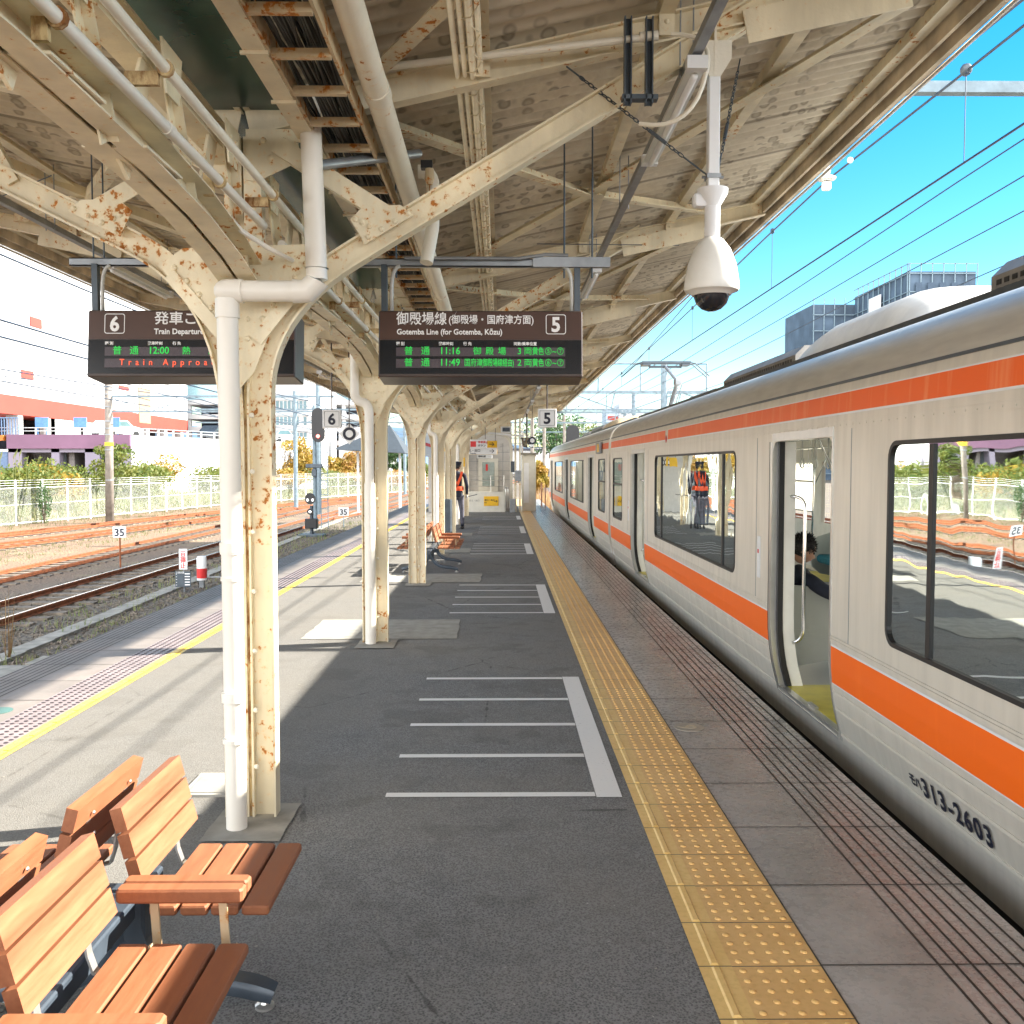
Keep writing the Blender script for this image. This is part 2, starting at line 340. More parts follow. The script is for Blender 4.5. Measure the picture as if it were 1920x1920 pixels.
    def rivet(s, c, r, d):            # small dome, d = outward axis
        d = Vector(d).normalized(); a = d.orthogonal().normalized(); b = d.cross(a); c = Vector(c); vs = []; fs = []
        for k, (rr, h) in enumerate(((1, 0), (.8, .45), (.35, .7))):
            for i in range(8): t = 2 * pi * i / 8; vs.append(c + (a * cos(t) + b * sin(t)) * r * rr + d * r * h)
        for k in range(2):
            for i in range(8): j = (i + 1) % 8; fs.append((k * 8 + i, k * 8 + j, k * 8 + 8 + j, k * 8 + 8 + i))
        fs.append(tuple(range(16, 24))); return s.add(vs, fs)
    def text(s, body, size, org, xd=(1, 0, 0), yd=(0, 0, 1), align='LEFT', bold=0., sx=1., depth=.002, shear=0., space=1.):
        c = bpy.data.curves.new('txt', 'FONT'); c.body = body; c.size = size; c.align_x = align; c.offset = bold * size; c.extrude = depth; c.resolution_u = 3
        c.space_character = space
        o = bpy.data.objects.new('txt', c); COL.objects.link(o); dg = bpy.context.evaluated_depsgraph_get()
        me = bpy.data.meshes.new_from_object(o.evaluated_get(dg)); org = Vector(org); xd = Vector(xd).normalized(); yd = Vector(yd).normalized(); zd = xd.cross(yd)
        s.add([org + xd * v.co.x * sx + yd * v.co.y + zd * v.co.z for v in me.vertices], [tuple(p.vertices) for p in me.polygons])
        bpy.data.objects.remove(o); bpy.data.curves.remove(c); bpy.data.meshes.remove(me); return s
    def leaves(s, c, rad, n, size, seed=0, flat=1.):
        rnd = random.Random(seed)
        for i in range(n):
            while True:
                p = Vector((rnd.uniform(-1, 1), rnd.uniform(-1, 1), rnd.uniform(-1, 1)))
                if .15 < p.length < 1: break
            if rnd.random() < .6: p = p.normalized() * rnd.uniform(.7, 1.05)
            q = Vector(c) + Vector((p.x * rad[0], p.y * rad[1], p.z * rad[2]))
            a = Vector((rnd.gauss(0, 1), rnd.gauss(0, 1), rnd.gauss(0, 1) * flat)).normalized() * size * rnd.uniform(.6, 1.3); b = a.orthogonal().normalized() * a.length * .55
            s.add([q - a, q + b, q + a, q - b], [(0, 1, 2, 3)])
        return s
def mk(name, mb, mats, loc=(0, 0, 0), smooth=False, rot=None):
    me = bpy.data.meshes.new(name); L = Vector(loc)
    me.from_pydata([tuple(Vector(v) - L) for v in mb.v], [], mb.f)
    if not isinstance(mats, (list, tuple)): mats = [mats]
    for m in mats: me.materials.append(M[m] if isinstance(m, str) else m)
    if len(mats) > 1: me.polygons.foreach_set('material_index', mb.mi)
    if smooth: me.polygons.foreach_set('use_smooth', [True] * len(me.polygons))
    if smooth == 2: me.set_sharp_from_angle(angle=radians(35))
    me.update(); o = bpy.data.objects.new(name, me); COL.objects.link(o); return o
def struct(name, mb, mats, smooth=False, kind='structure'):
    o = mk(name, mb, mats, smooth=smooth); o['kind'] = kind; return o
class T:        # a thing: Empty at its base, parts in world coordinates
    def __init__(s, name, label, cat, loc=(0, 0, 0), group=None):
        s.e = bpy.data.objects.new(name, None); s.e.empty_display_size = .1; COL.objects.link(s.e); s.L = Vector(loc); s.e.location = s.L
        s.e['label'] = label; s.e['category'] = cat
        if group: s.e['group'] = group
    def part(s, name, mb, mats, parent=None, smooth=False, label=None):
        o = mk(name, mb, mats, s.L, smooth); o.parent = parent or s.e
        if label: o['label'] = label
        return o
def single(name, mb, mats, label, cat, group=None, loc=(0, 0, 0), smooth=False):
    o = mk(name, mb, mats, loc, smooth); o.location = loc; o['label'] = label; o['category'] = cat
    if group: o['group'] = group
    return o
def dup(root, off, label=None, rot=None):
    def cp(o, par):
        c = o.copy(); COL.objects.link(c); c.parent = par
        for ch in o.children: cp(ch, c)
        return c
    r = cp(root, None); r.location = Vector(root.location) + Vector(off)
    if rot is not None: r.rotation_euler = rot
    if label: r['label'] = label
    return r
def bez(p0, p1, p2, n=10):
    p0, p1, p2 = Vector(p0), Vector(p1), Vector(p2); return [p0 * (1 - t) ** 2 + p1 * 2 * t * (1 - t) + p2 * t * t for t in [i / n for i in range(n + 1)]]
ORD = ['nearest', 'second', 'third', 'fourth', 'fifth', 'sixth', 'seventh', 'eighth', 'ninth', 'tenth']
# ================================================================ SETTING
RX, LX, PY0, PY1 = 1.85, -3.95, -3.0, 46.0
b = MB()
for a0, a1 in ((-400, -7.6), (-7.6, 1.9), (1.9, 400)):
    pass
b.add([(-10.3, -60, -1.1), (900, -60, -1.1), (900, 2500, -1.1), (-10.3, 2500, -1.1), (-11.5, -60, -1.6), (-11.5, 2500, -1.6), (-900, -60, -1.6), (-900, 2500, -1.6)], [(0, 1, 2, 3), (4, 0, 3, 5), (6, 4, 5, 7)])
struct('ground', b, 'ballast')
b = MB(); b.box(LX + .05, RX - .05, PY0, PY1, -1.1, -.09); struct('platform_base', b, 'concrete')
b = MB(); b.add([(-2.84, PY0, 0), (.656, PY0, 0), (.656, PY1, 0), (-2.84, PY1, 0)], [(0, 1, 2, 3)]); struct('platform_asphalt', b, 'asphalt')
b = MB(); b.box(1.067, RX, PY0, PY1, -.09, 0); struct('platform_edge_slabs', b, 'pave')
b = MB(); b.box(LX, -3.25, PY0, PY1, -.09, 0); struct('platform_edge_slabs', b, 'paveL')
b = MB(); b.add([(.767, PY0, .001), (1.067, PY0, .001), (1.067, PY1, .001), (.767, PY1, .001)], [(0, 1, 2, 3)])
rj = random.Random(3)
y = 1.55
while y < 24:
    hi = y < 9
    for j in range(5):
        yy = y + .03 + j * .06
        for i in range(5):
            xx = .767 + .03 + i * .06
            if hi:
                pr = [(.0125, .0), (.0115, .0028), (.008, .0048), (.0, .0056)]; m = 10
            else: pr = [(.0125, .0), (.008, .0048), (.0, .0052)]; m = 6
            b.lathe(pr, (xx, yy, .001), m)
    y += .3
struct('tactile_paving', b, 'tact', smooth=True)
b = MB(); b.add([(.656, PY0, .002), (.767, PY0, .002), (.767, PY1, .002), (.656, PY1, .002)], [(0, 1, 2, 3)])
y = 1.25
while y < 36:
    b.add([(.697, y + .006, .002), (.727, y + .006, .002), (.727, y + .294, .002), (.697, y + .294, .002), (.703, y + .012, .0075), (.721, y + .012, .0075), (.721, y + .288, .0075), (.703, y + .288, .0075)],
          [(4, 5, 6, 7), (0, 1, 5, 4), (1, 2, 6, 5), (2, 3, 7, 6), (3, 0, 4, 7)]); y += .3
struct('tactile_edge_strip', b, 'tacte')
b = MB(); b.add([(-3.25, PY0, .001), (-2.95, PY0, .001), (-2.95, PY1, .001), (-3.25, PY1, .001)], [(0, 1, 2, 3)])
b2 = MB(); y = 4.15
while y < 24:
    for j in range(5):
        for i in range(5):
            if y < 16 or j % 2 == 0: b2.lathe([(.016, 0), (.012, .004), (0, .0045)], (-3.25 + .03 + i * .06, y + .03 + j * .06, .001), 6)
    y += .3
struct('tactile_paving', b, 'tactL'); struct('tactile_studs', b2, 'dotL', smooth=True)
b = MB(); b.add([(-2.95, PY0, .002), (-2.84, PY0, .002), (-2.84, PY1, .002), (-2.95, PY1, .002)], [(0, 1, 2, 3)]); y = 3.35
while y < 36:
    b.box(-2.91, -2.88, y + .006, y + .294, .002, .007); y += .3
struct('tactile_edge_strip', b, 'tactLe')
b = MB()
for i in range(7): x = 1.462 + i * .056; b.add([(x - .005, PY0, .0015), (x + .005, PY0, .0015), (x + .005, PY1, .0015), (x - .005, PY1, .0015)], [(0, 1, 2, 3)])
y = PY0 + .05
while y < PY1: b.add([(1.067, y, .0022), (RX, y, .0022), (RX, y + .007, .0022), (1.067, y + .007, .0022)], [(0, 1, 2, 3)]); y += .6
b.add([(1.064, PY0, .0025), (1.070, PY0, .0025), (1.070, PY1, .0025), (1.064, PY1, .0025)], [(0, 1, 2, 3)])
struct('slab_grooves', b, plain('groove_dark', (.05, .042, .036), .9)); b = MB()  # grooves drawn as flat dark strips on the slabs
for i in range(7): x = -3.62 - i * .052; b.add([(x - .005, PY0, .0015), (x + .005, PY0, .0015), (x + .005, PY1, .0015), (x - .005, PY1, .0015)], [(0, 1, 2, 3)])
y = PY0 + .05
while y < PY1: b.add([(LX, y, .0022), (-3.25, y, .0022), (-3.25, y + .008, .0022), (LX, y + .008, .0022)], [(0, 1, 2, 3)]); y += .6
struct('slab_grooves', b, bpy.data.materials['groove_dark'])
# painted boarding marks
def marks(ys, y1):
    b = MB()
    n = len(ys)
    for k, y in enumerate(ys): b.add([(-.585, y, .004), (.474, y, .004), (.474, y + .062, .004), (-.585, y + .062, .004)], [(0, 1, 2, 3)])
    b.add([(.478, ys[0] - .012, .004), (.607, ys[0] - .012, .004), (.607, y1, .004), (.478, y1, .004)], [(0, 1, 2, 3)])
    struct('platform_marking', b, 'mark')
marks([4.66, 5.30, 5.95, 6.60, 7.26], 7.34)
marks([10.54, 11.17, 11.80, 12.43, 13.0], 13.08)
marks([17.6, 18.2, 18.8, 19.35, 19.88], 19.96)
marks([23.0, 23.7, 24.4, 25.0, 25.5], 25.6)
marks([28.8, 29.6, 30.4], 30.9)
# concrete patches set in the asphalt
def patch(x0, x1, y0, y1, z=.005, mat='slab', j=.012):
    rr = random.Random(int(y0 * 10)); pts = []
    for (ax, ay, bx, by) in ((x0, y0, x1, y0), (x1, y0, x1, y1), (x1, y1, x0, y1), (x0, y1, x0, y0)):
        for i in range(8): t = i / 8; pts.append((ax + (bx - ax) * t + rr.uniform(-j, j), ay + (by - ay) * t + rr.uniform(-j, j), z))
    b = MB(); b.add(pts, [tuple(range(len(pts)))]); struct('concrete_patch', b, mat)
patch(-1.92, -.44, 8.98, 10.1); patch(-2.02, -.30, 13.35, 14.4); patch(-1.9, -.6, 17.9, 18.8); patch(-1.8, -.7, 22.2, 23.1)
for k in range(7):
    y = 4.43 + 4.4 * k; patch(-1.34, -.985, y - .33, y + .14, .008, 'concrete', .003)
b = MB()                                                    # white framed manhole beside the first column
b.box(-1.62, -1.28, 4.68, 5.02, 0, .012); b.box(-1.59, -1.31, 4.71, 4.99, .012, .016); struct('manhole_cover', b, 'slab')
b = MB(); rr = random.Random(11)                           # litter of small pale chips and leaves on the asphalt
for i in range(240):
    x, y = rr.uniform(-2.7, .6), 1.6 + 9 * rr.random() ** 1.3; s_ = rr.uniform(.002, .0065); a = rr.uniform(0, 6)
    b.add([(x + s_ * cos(a + t) * (1 + .6 * (k % 2)), y + s_ * sin(a + t), .003 + .002 * (k == 1)) for k, t in enumerate((0, 1.7, 3.3, 4.6))], [(0, 1, 2, 3)])
struct('platform_grit', b, 'concrete', kind='stuff')
# platform number roundels in the edge slabs
def roundel(x, y, mat, body, xd, yd):
    b = MB(); b.lathe([(.095, 0), (.095, .003), (0, .003)], (x, y, 0), 32); b.k = 1
    b.text(body, .17, (x, y, .0032), xd, yd, 'CENTER', .012, depth=.0006)
    # centre the glyph
    return b
b = roundel(1.195, 5.91, 0, '9', (0, -1, 0), (1, 0, 0))
vs = b.v[96:]; mx = sum(v[0] for v in vs) / len(vs); 
b.v = b.v[:96] + [(v[0] - mx + 1.195, v[1], v[2]) for v in vs]
o = struct('boarding_point_disc', b, [plain('taupe_disc', (.40, .36, .30), .5), plain('disc_numeral', (.58, .50, .36), .5)])
b = MB(); b.lathe([(.10, 0), (.10, .003), (0, .003)], (-3.43, 6.36, 0), 32); struct('boarding_point_disc', b, plain('green_disc', (.05, .14, .12), .4))
# ---------------------------------------------------------------- tracks
def track(cx, y0, y1, ang=0., railmat='rust', top=True, nm='railway_track', dz=0.):
    b = MB(); c, s_ = cos(ang), sin(ang)
    def P(u, v, z): return (cx + u * c + v * s_, -u * s_ + y0 + v * c, z + dz)
    L = (y1 - y0); r = random.Random(int(cx * 10))
    v = 0
    b.k = 0
    while v < min(L, 120):
        j = r.uniform(-.02, .02)
        b.add([P(-1, v, -1.12), P(1, v + j, -1.12), P(1, v + .22 + j, -1.12), P(-1, v + .22, -1.12), P(-1, v, -1.06), P(1, v + j, -1.06), P(1, v + .22 + j, -1.06), P(-1, v + .22, -1.06)],
              [(4, 5, 6, 7), (0, 1, 5, 4), (1, 2, 6, 5), (2, 3, 7, 6), (3, 0, 4, 7)]); v += .64
    for u in (-.555, .555):
        b.k = 1
        for (a0, a1, z0, z1) in ((-.065, .065, -1.06, -1.045), (-.012, .012, -1.045, -.99), (-.034, .034, -.99, -.952)):
            b.add([P(u + a0, 0, z0), P(u + a1, 0, z0), P(u + a1, L, z0), P(u + a0, L, z0), P(u + a0, 0, z1), P(u + a1, 0, z1), P(u + a1, L, z1), P(u + a0, L, z1)],
                  [(4, 5, 6, 7), (0, 1, 5, 4), (1, 2, 6, 5), (2, 3, 7, 6), (3, 0, 4, 7)])
        b.k = 2
        b.add([P(u - .026, 0, -.950), P(u + .026, 0, -.950), P(u + .026, L, -.950), P(u - .026, L, -.950)], [(0, 1, 2, 3)])
    struct(nm, b, ['sleeper', railmat, 'railtop' if top else 'rust'])
track(-9.1, -5, 160, 0); track(-14.25, -5, 170, 0, top=False, dz=-.5); track(-23.1, 14, 160, radians(8.2), top=False, dz=-.5); track(-25.5, 26, 160, radians(9.5), top=False, dz=-.5)
track(3.47, -10, 300, 0); track(7.6, -10, 260, 0); track(11.6, -10, 260, 0); track(15.6, -10, 200, 0)
track(1.4, 60, 190, radians(-5)); track(-4.5, 62, 190, radians(4)); track(-8.9, 47, 150, radians(6), top=True)
b = MB(); rr = random.Random(5)                              # loose ballast stones near the far platform face
for i in range(15000):
    y = 5 + 38 * rr.random() ** 1.3; x = rr.uniform(-10.3, -4.1); s_ = rr.uniform(.018, .042); a = rr.uniform(0, 6); z = -1.1 + s_ * .3
    q = [(x + s_ * cos(a) * rr.uniform(.7, 1.3), y + s_ * sin(a), z), (x + s_ * cos(a + 2), y + s_ * sin(a + 2) * rr.uniform(.7, 1.3), z), (x + s_ * cos(a + 4.1), y + s_ * sin(a + 4.1), z),
         (x + s_ * .3 * cos(a), y + s_ * .3 * sin(a), z + s_ * rr.uniform(.6, 1)), (x, y, z - s_)]
    b.add(q, [(0, 1, 3), (1, 2, 3), (2, 0, 3), (1, 0, 4), (2, 1, 4), (0, 2, 4)])
struct('ballast_stones', b, 'stone', kind='stuff')
b = MB(); y = 8                                              # cable trough beside the track
while y < 60:
    x = -7.1 + rr.uniform(-.01, .01) - (y - 13) * .03; b.box(x - .15, x + .15, y, y + .94, -1.12, -1.055 + rr.uniform(-.006, .006)); y += .96
struct('cable_trough', b, 'concrete')
b = MB(); b.box(-6.9, -5.2, 9.0, 12.2, -1.1, -.93); b.box(-6.3, -4.5, 12.4, 12.9, -1.1, -.95); struct('concrete_kerb', b, 'concrete')
b = MB(); b.box(-9.2, -6.95, 11.2, 12.1, -.93, -.90); struct('track_crossing_board', b, plain('rust_red_board', (.20, .07, .06), .6))
b = MB()                                                     # dry grass tufts along the tracks
for i in range(2600):
    if i < 700: x, y = rr.uniform(-8.2, -5.2), rr.uniform(9, 45)
    elif i < 1600: x, y = -16.2 - rr.random() * 3, rr.uniform(22, 80)
    else:
        y = rr.uniform(30, 105); x = -27.0 + (y - 51.3) * .17 + rr.uniform(.2, 3.5)
    h = rr.uniform(.06, .22); gz = -1.1 if x > -10.3 else -1.6
    for k in range(3):
        a = rr.uniform(0, 6); d = rr.uniform(.02, .09); xx = x + rr.uniform(-.1, .1); yy = y + rr.uniform(-.1, .1)
        b.add([(xx - .008, yy, gz), (xx + .008, yy, gz), (xx + d * cos(a), yy + d * sin(a), gz + h)], [(0, 1, 2)])
struct('dry_grass', b, 'grass', kind='stuff')
b = MB(); b.tube([(-7.05, 12.9 + .45, -1.1), (-7.03, 13.35, -.2)], .006, 5)
for k in range(16):
    a = rr.uniform(0, 6); b.add([(-7.0 + .02 * cos(a), 13.3, -1.1), (-7.0 + .03 * cos(a), 13.3 + .02, -1.1), (-7.0 + .12 * cos(a), 13.3 + .12 * sin(a), rr.uniform(-.6, .1))], [(0, 1, 2)])
single('grass_tuft', b, 'straw', 'tall dry grass tuft growing between the cable trough and the platform edge', 'plant')
# distant hills, air haze painted in as blue-grey colour
b = MB(); rr = random.Random(21)
def ridge(y, x0, x1, n, f, base=-30):
    top = []
    for i in range(n + 1):
        t = i / n; x = x0 + (x1 - x0) * t; top.append((x, y, f(t)))
    vs = top + [(p[0], y, base) for p in top] + [(p[0], y + 900, base) for p in top]
    m = n + 1; fs = []
    for i in range(n): fs.append((i, i + 1, m + i + 1, m + i)); fs.append((i + 1, i, 2 * m + i, 2 * m + i + 1))
    b.add(vs, fs)
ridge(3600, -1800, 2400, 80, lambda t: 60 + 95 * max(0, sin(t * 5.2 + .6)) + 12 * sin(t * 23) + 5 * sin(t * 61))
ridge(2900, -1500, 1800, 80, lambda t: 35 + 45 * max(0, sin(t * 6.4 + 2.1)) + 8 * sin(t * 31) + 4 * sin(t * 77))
struct('hills', b, plain('hazy_wooded_hillside', (.16, .24, .33), .95, var=.1, sc=.01))
# ================================================================ CANOPY
CX = -1.185
def rb(X): d = X - CX; return 3.17 + (.225 if d > 0 else -.20) * d          # rafter underside
def rs(X): return rb(X) + .205                                              # sheet underside
CY = [4.43 + 4.4 * k for k in range(7)]
EY0, EY1, EXR, EXL = -3.0, 42.0, 2.50, -5.08
t = T('station_canopy', 'long cream steel butterfly roof of corrugated sheets over the whole platform', 'canopy', (CX, 15, 3.2))
for sgn in (1, -1):
    b = MB(); xe = EXR if sgn > 0 else EXL; xs = [CX + sgn * .22, CX + sgn * 1.3, CX + sgn * 2.5, xe]
    ny = int((EY1 - EY0) / .02167)
    vs = []; fs = []
    for i in range(ny + 1):
        yy = EY0 + i * .02167; ph = 2 * pi * yy / .13; z = .021 * sin(ph)
        for x in xs: vs.append((x, yy, rs(x) + z))
    m = len(xs)
    for i in range(ny):
        for j in range(m - 1): fs.append((i * m + j, (i + 1) * m + j, (i + 1) * m + j + 1, i * m + j + 1))
    b.add(vs, fs)
    # overlapping laps of the sheets
    t.part('roof_sheet', b, 'sheet', smooth=True)
    b = MB(); x = xe
    b.box(x - .018, x + .018, EY0, EY1, rs(x) - .24, rs(x) - .02); b.box(x - sgn * .07 - .012, x - sgn * .07 + .012, EY0, EY1, rs(x) - .20, rs(x) - .03)
    b.box(min(x, x + sgn * .10), max(x, x + sgn * .10), EY0, EY1, rs(x) + .03, rs(x) + .045)
    t.part('fascia', b, 'fascia')
    b = MB(); b.tube([(x + sgn * .035, EY0, rs(x) - .25), (x + sgn * .035, EY1, rs(x) - .25)], .012, 6); t.part('edge_trim', b, plain('pale_edge_trim', (.62, .58, .55), .5))
    offs = (1.10, 1.94, 2.74, 3.55) if sgn > 0 else (1.05, 1.9, 2.8, 3.75)
    for o_ in offs:
        x = CX + sgn * o_; b = MB(); b.sweep([(x, EY0, rs(x) - .055), (x, EY1, rs(x) - .055)], [(-.035, -.035), (.035, -.035), (.035, -.027), (-.027, -.027), (-.027, .035), (-.035, .035)], (0, 0, 1))
        t.part('purlin', b, 'steel')
# valley trough, carried between the two slopes
b = MB(); zt = 3.30
for (x0, x1, z0, z1) in ((-1.36, -.99, zt, zt + .012), (-1.375, -1.36, zt, zt + .17), (-.99, -.975, zt, zt + .17)): b.box(x0, x1, EY0, 33, z0, z1)
t.part('valley_gutter', b, 'gutter')
ry = [CY[0] - 4.4 - .0] + CY + [35.2, 39.6]
for k, y in enumerate(ry):
    for sgn in (1, -1):
        xe = (EXR if sgn > 0 else EXL) - sgn * .07
        b = MB(); a = Vector((CX + sgn * .02, y, rb(CX + sgn * .02) + .065)); e = Vector((xe, y, rb(xe) + .065))
        b.ibeam([a, e], .13, .075, .009)
        b.box(a.x + sgn * .25 - .035, a.x + sgn * .25 + .035, y - .045, y - .03, rb(a.x + sgn * .25) - .01, rb(a.x + sgn * .25) + .15)
        for q in (1.1, 1.94, 2.74):
            xx = CX + sgn * q; b.box(xx - .035, xx + .035, y - .048, y - .038, rb(xx) + .02, rs(xx) - .02); b.rivet((xx, y - .048, rb(xx) + .08), .012, (0, -1, 0))
        # wider splice plate near the strut foot
        xx = CX + sgn * 2.3
        b.sweep([(xx, y - .042, rb(xx) - .02), (xx + sgn * .75, y - .042, rb(xx + sgn * .75) - .02)], [(-.075, -.005), (.075, -.005), (.075, .005), (-.075, .005)], (0, 1, 0))
        t.part('rafter', b, 'steel')
# diagonal wind bracing in the roof plane
def zb(X): return rb(X) + .10
for k in range(len(ry) - 1):
    y0, y1 = ry[k], ry[k + 1]; m = (y0 + y1) / 2
    for sgn in (1, -1):
        xa, xb_ = CX + sgn * .62, CX + sgn * 3.2; xm = CX + sgn * 1.82
        for (p, q, dz) in (((xa, y0 + .45), (xm, m + .4), 0), ((xm, m + .4), (xb_, y1 - .1), 0), ((xa, y1 - .2), (xm, m + .4), 0), ((xm, m + .4), (xb_, y0 + .35), 0)):
            b = MB(); b.sweep([(p[0], p[1], zb(p[0]) + dz), (q[0], q[1], zb(q[0]) + dz)], [(-.042, -.034), (.042, -.034), (.042, -.026), (-.034, -.026), (-.034, .034), (-.042, .034)], (0, 0, 1))
            t.part('diagonal_brace', b, 'steel2')
        b = MB(); b.add([(xm - .11, m + .32, zb(xm) - .035), (xm + .13, m + .36, zb(xm) - .035), (xm + .11, m + .48, zb(xm) - .035), (xm - .12, m + .45, zb(xm) - .035)], [(0, 1, 2, 3)]); t.part('brace_plate', b, 'steel')
# longitudinal girder over the columns : slotted lower chord, haunches, web plates, upper chord
def chord_z(v, H=4.4):      # v = distance from column
    return 2.70
girder_y = [CY[0] - 4.4] + CY
for k in range(len(girder_y)):
    y0 = girder_y[k]
    b = MB()
    y1 = y0 + 4.4 if k < len(girder_y) - 1 else 33.2
    zc = lambda y: 2.70
    for dx in (-.048, .048):
        pts = [(CX + dx, y0 + .06, 2.535), (CX + dx, y0 + .38, 2.605), (CX + dx, y0 + .80, 2.66), (CX + dx, y0 + 1.4, 2.695), (CX + dx, (y0 + y1) / 2, 2.71), (CX + dx, y1 - 1.4, 2.695), (CX + dx, y1 - .80, 2.66), (CX + dx, y1 - .38, 2.605), (CX + dx, y1 - .06, 2.535)]
        b.sweep(pts, [(-.055, -.04), (.055, -.04), (.055, .04), (.049, .04), (.049, -.034), (-.049, -.034), (-.049, .04), (-.055, .04)] if dx > 0 else [(-.055, -.04), (.055, -.04), (.055, .04), (.049, .04), (.049, -.034), (-.049, -.034), (-.049, .04), (-.055, .04)], (1, 0, 0))
    # batten strips closing parts of the slot under the chord
    for f in (.28, .42, .56, .70):
        yy = y0 + f * (y1 - y0); z_ = 2.71 - .046 if .3 < f < .7 else 2.692 - .046
        b.box(CX - .10, CX + .10, yy - .16, yy + .16, z_ - .004 + .0, z_ + .004)
    t.part('lower_chord', b, 'steel')
    b = MB(); b.ibeam([(CX - .07, y0, 3.10), (CX - .07, y1, 3.10)], .12, .10, .01, (1, 0, 0)); b.box(CX + .28, CX + .36, y0, y1, 3.12, 3.26)
    yy = y0 + .2
    while yy < y1: b.box(CX + .27, CX + .37, yy, yy + .012, 3.108, 3.12); yy += .45
    t.part('upper_chord', b, 'steel')
    n = 6; L = (y1 - y0)
    for i in range(n):
        a = y0 + L * i / n + .12; c = y0 + L * (i + .5) / n; e = y0 + L * (i + 1) / n - .12
        z0 = 2.62 if 0 < i else 2.45; z1 = 2.62 if i < n - 1 else 2.45
        b = MB(); b.sweep([(CX - .03, a, z0), (CX - .03, c, 3.08)], [(-.05, -.006), (.05, -.006), (.05, .006), (-.05, .006)], (1, 0, 0))
        b.sweep([(CX + .03, c, 3.08), (CX + .03, e, z1)], [(-.028, -.02), (.028, -.02), (.028, -.013), (-.021, -.013), (-.021, .02), (-.028, .02)], (1, 0, 0))
        b.prism([(CX + .045, c - .10, 3.10), (CX + .045, c + .10, 3.10), (CX + .045, c + .06, 2.93), (CX + .045, c - .06, 2.93)], (.008, 0, 0))
        for s_ in (-.04, .04): b.rivet((CX + .053, c + s_, 3.04), .012, (1, 0, 0))
        t.part('web_brace', b, 'steel2')
canopy = t
